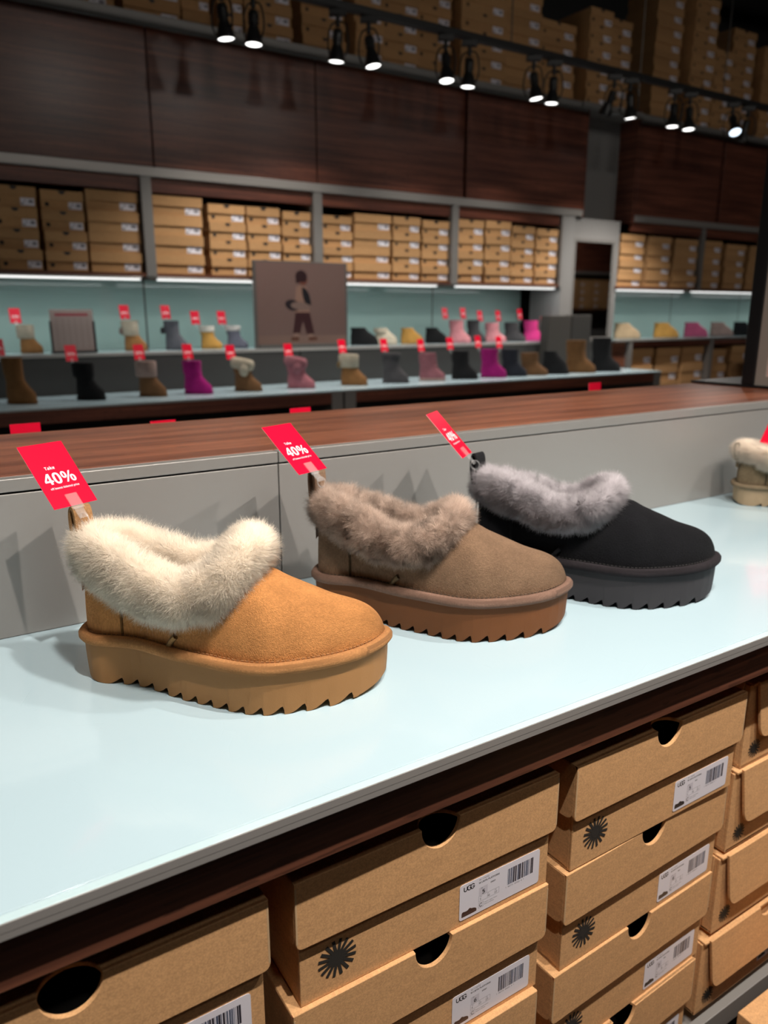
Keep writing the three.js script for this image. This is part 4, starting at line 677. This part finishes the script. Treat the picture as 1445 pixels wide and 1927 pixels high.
const upper = [
  [0.50, 0.115, 0.095, 'cuff', C.tan, { short: 'tan boot left of the price sheet', label: 'tan boot with cream fur cuff, left of the framed price sheet', tag: '30%', cuff: C.cream, cuffFrom: 0.52, tagX: -0.005 }],
  [0.93, 0.13, 0.1, 'cuff', C.tan, { short: 'tan boot right of the price sheet', label: 'tan boot with cream cuff and bow, right of the framed price sheet', tag: '30%', cuff: C.cream, cuffFrom: 0.5, bow: C.soft }],
  [1.115, 0.13, 0.105, 'classic', C.slate, { short: 'grey boot with pompons', label: 'grey boot with dark pompons at its heel on the upper ledge', tag: '30%', bow: C.grey }],
  [1.285, 0.105, 0.1, 'cuff', C.gold, { short: 'golden tan short boot', label: 'golden tan short boot with white fur cuff, left of the poster', tag: '30%', cuff: [0.75, 0.7, 0.62], cuffFrom: 0.74, tagX: -0.02 }],
  [1.415, 0.105, 0.1, 'cuff', C.lav, { short: 'lavender grey boot', label: 'lavender grey boot with white cuff, just left of the poster', tag: '30%', cuff: [0.75, 0.7, 0.66], cuffFrom: 0.78, tagX: -0.02 }],
  [2.1, 0.09, 0.15, 'low', C.black, { label: 'black low shoe half hidden by the poster' }],
  [2.255, 0.085, 0.12, 'low', C.cream, { label: 'fluffy cream low bootie right of the poster', cuff: C.cream, cuffFrom: 0.7 }],
  [2.42, 0.085, 0.125, 'low', C.gold.map((v) => v * 0.85), { label: 'tan low bootie between the cream and the black ones' }],
  [2.585, 0.085, 0.13, 'low', C.black, { label: 'black low bootie left of the tall pink boot' }],
  [2.755, 0.125, 0.125, 'classic', C.rose, { short: 'tall pale pink boot', label: 'tall pale pink boot on the upper ledge', tag: '30%', tagX: -0.03 }],
  [2.885, 0.125, 0.11, 'classic', C.grey, { short: 'dark grey boot on the ledge', label: 'dark grey boot between the two pale pink boots', tag: '30%', tagX: -0.03 }],
  [3.02, 0.11, 0.125, 'lace', C.rose, { short: 'pale pink laced boot', label: 'pale pink laced boot on the upper ledge', tag: '30%', laces: C.cream, tagX: -0.04 }],
  [3.17, 0.11, 0.13, 'lace', C.grey, { short: 'dark laced boot on the ledge', label: 'dark grey laced boot between the pale and the hot pink ones', tag: '30%', laces: C.slate, tagX: -0.05 }],
  [3.325, 0.12, 0.135, 'lace', C.hot, { short: 'hot pink laced boot', label: 'hot pink laced boot near the end of the upper ledge', tag: '30%', laces: C.rose, tagX: -0.035, dx: 1 }],
  [4.13, 0.1, 0.2, 'low', C.sand, { label: 'beige low boot in front of the teal panel right of the mirror' }],
  [4.53, 0.1, 0.2, 'low', C.gold, { label: 'golden tan low boot on the right wall unit' }],
  [4.86, 0.1, 0.2, 'low', [0.5, 0.1, 0.2], { label: 'pink low boot on the right wall unit' }],
  [5.16, 0.1, 0.2, 'low', C.soft, { label: 'taupe grey low boot on the right wall unit' }],
  [5.44, 0.1, 0.2, 'low', C.black, { label: 'black low boot on the right wall unit' }],
  [5.84, 0.11, 0.2, 'low', C.brown, { label: 'brown low boot cut off behind the sign at right' }]];
for (const [x, H, L, style, col, more] of upper) boot({ x, y: LEDGE + 0.0008, z: -3.6, H, L, style, col, group: UB, turn: x > 4 ? -0.3 : -0.55, ...more });
priceTag([3.44, LEDGE + 0.085, -3.56], 0.5, -0.2, '30%', 'small red sale tag beside the hot pink boot at the ledge end', TG);

// boots on the far side of the front counter, of which only the tags show above the walnut top
[[0.155, 'small red tag peeking over the back edge of the walnut top at far left', 0.091], [0.37, 'sliver of a red tag behind the walnut top, above the fur of the tan slipper', 0.08], [0.63, 'red tag corner behind the walnut top, above the brown slipper tag', 0.085], [1.42, 'dark red tag peeking over the back edge of the walnut top at right', 0.095]].forEach(([x, label, h], i) => {
  boot({ x: x + 0.02, y: 0.0004, z: -1.32, H: h, L: 0.15, style: 'classic', col: [C.tan, C.black, C.grey, C.brown][i], label: ['tan', 'black', 'grey', 'brown'][i] + ' boot on the far side of the counter, hidden below its tag', turn: 2.4, group: 'boots hidden behind the front counter' });
  priceTag([x + 0.02, h + 0.012, -1.3], 0.05, -0.05, '30%', label, TG);
});

// ---------------------------------------------------------------- unit on the opposite wall, seen in the mirror
{ const t = thing('wall_unit', 'walnut wall unit on the opposite side, seen only in the mirror', 'wall unit', [10.6, 0, 3.3], Math.PI);
  part('cabinet_door', box(-1.6, 1.06, -0.02, 1.8, 1.75, 0), M.cabinet, t); part('strip', box(-1.6, 1.02, -0.03, 1.8, 1.06, 0.004), M.metalTrim, t); part('shelf', box(-1.6, 0.38, -0.2, 1.8, 0.42, 0), M.wood, t); part('back', box(-1.6, 0.42, -0.22, 1.8, 1.02, -0.2), M.black, t); }
for (let k = 0; k < 4; k++) for (let i = 0; i < 4; i++) { const g = farBox(11.6 - k * 0.36, 0.4205 + i * 0.125, 3.28, 0.27, 0.1245, 0.24, true, (k + i) % 4, levelWord(i, 4) + ' of the ' + ordWord[k] + ' box stack reflected in the mirror', 'shoe boxes reflected in the mirror'); g.rotation.y = Math.PI; g.scale.z = 0.7; }
trackHead(9.6, 2.4, 1.6, [0.25, -0.8, 0.6], 3, 'black track spotlight turned to the opposite wall', 'spotlights over the aisle', { angle: 0.9, penumbra: 0.8 });

// ---------------------------------------------------------------- tracks nearer to the viewer (they light the front counter and the aisle)
{ const y = 1.46, z = 0.06, t = thing('track', 'black lighting track above the front counter', 'lighting track', [0, 0, 0]); part('rail', box(-2.5, y, z - 0.018, 5.5, y + 0.03, z + 0.018, 0.004), M.black, t); for (const x of [-1.8, 1.2, 4.2]) part('hanger', new THREE.CylinderGeometry(0.003, 0.003, 1.4, 6).translate(x, y + 0.73, z), M.darkMetal, t);
  [[-0.75, 0.75, -0.2], [0.18, 1.1, 0.05], [0.54, 1.1, 0.02], [1.05, 0.95, 0], [1.9, 0.9, 0.0], [2.8, 0.8, 0]].forEach(([x, k, dx], i) => trackHead(x, y, z, [dx, -1, -0.5], LAMP.near * k, 'black track spotlight above the front counter, ' + ordWord[i] + ' along its track', 'spotlights above the front counter', { angle: 0.85, penumbra: 0.8, radius: 0.55 })); }
{ const y = 2.5, z = 1.3, t = thing('track', 'black lighting track further back over the aisle', 'lighting track', [0, 0, 0]); part('rail', box(-2.5, y, z - 0.018, 8, y + 0.03, z + 0.018, 0.004), M.black, t); for (const x of [-1.8, 1.2, 4.2, 7]) part('hanger', new THREE.CylinderGeometry(0.003, 0.003, 0.38, 6).translate(x, y + 0.21, z), M.darkMetal, t);
  [[0.2, 1], [1.66, 1], [2.8, 1], [3.7, 1], [5.3, 1], [7.2, 1]].forEach(([x, k], i) => trackHead(x, y, z, [0.1, -0.55, -1], LAMP.aisle * k, 'black track spotlight over the aisle, ' + ordWord[i] + ' along its track', 'spotlights over the aisle', { angle: 0.8, penumbra: 0.8, radius: 6 })); }

scene.traverse((o) => { if (o.isMesh) { o.castShadow = true; o.receiveShadow = true; } });
renderer.render(scene, camera);
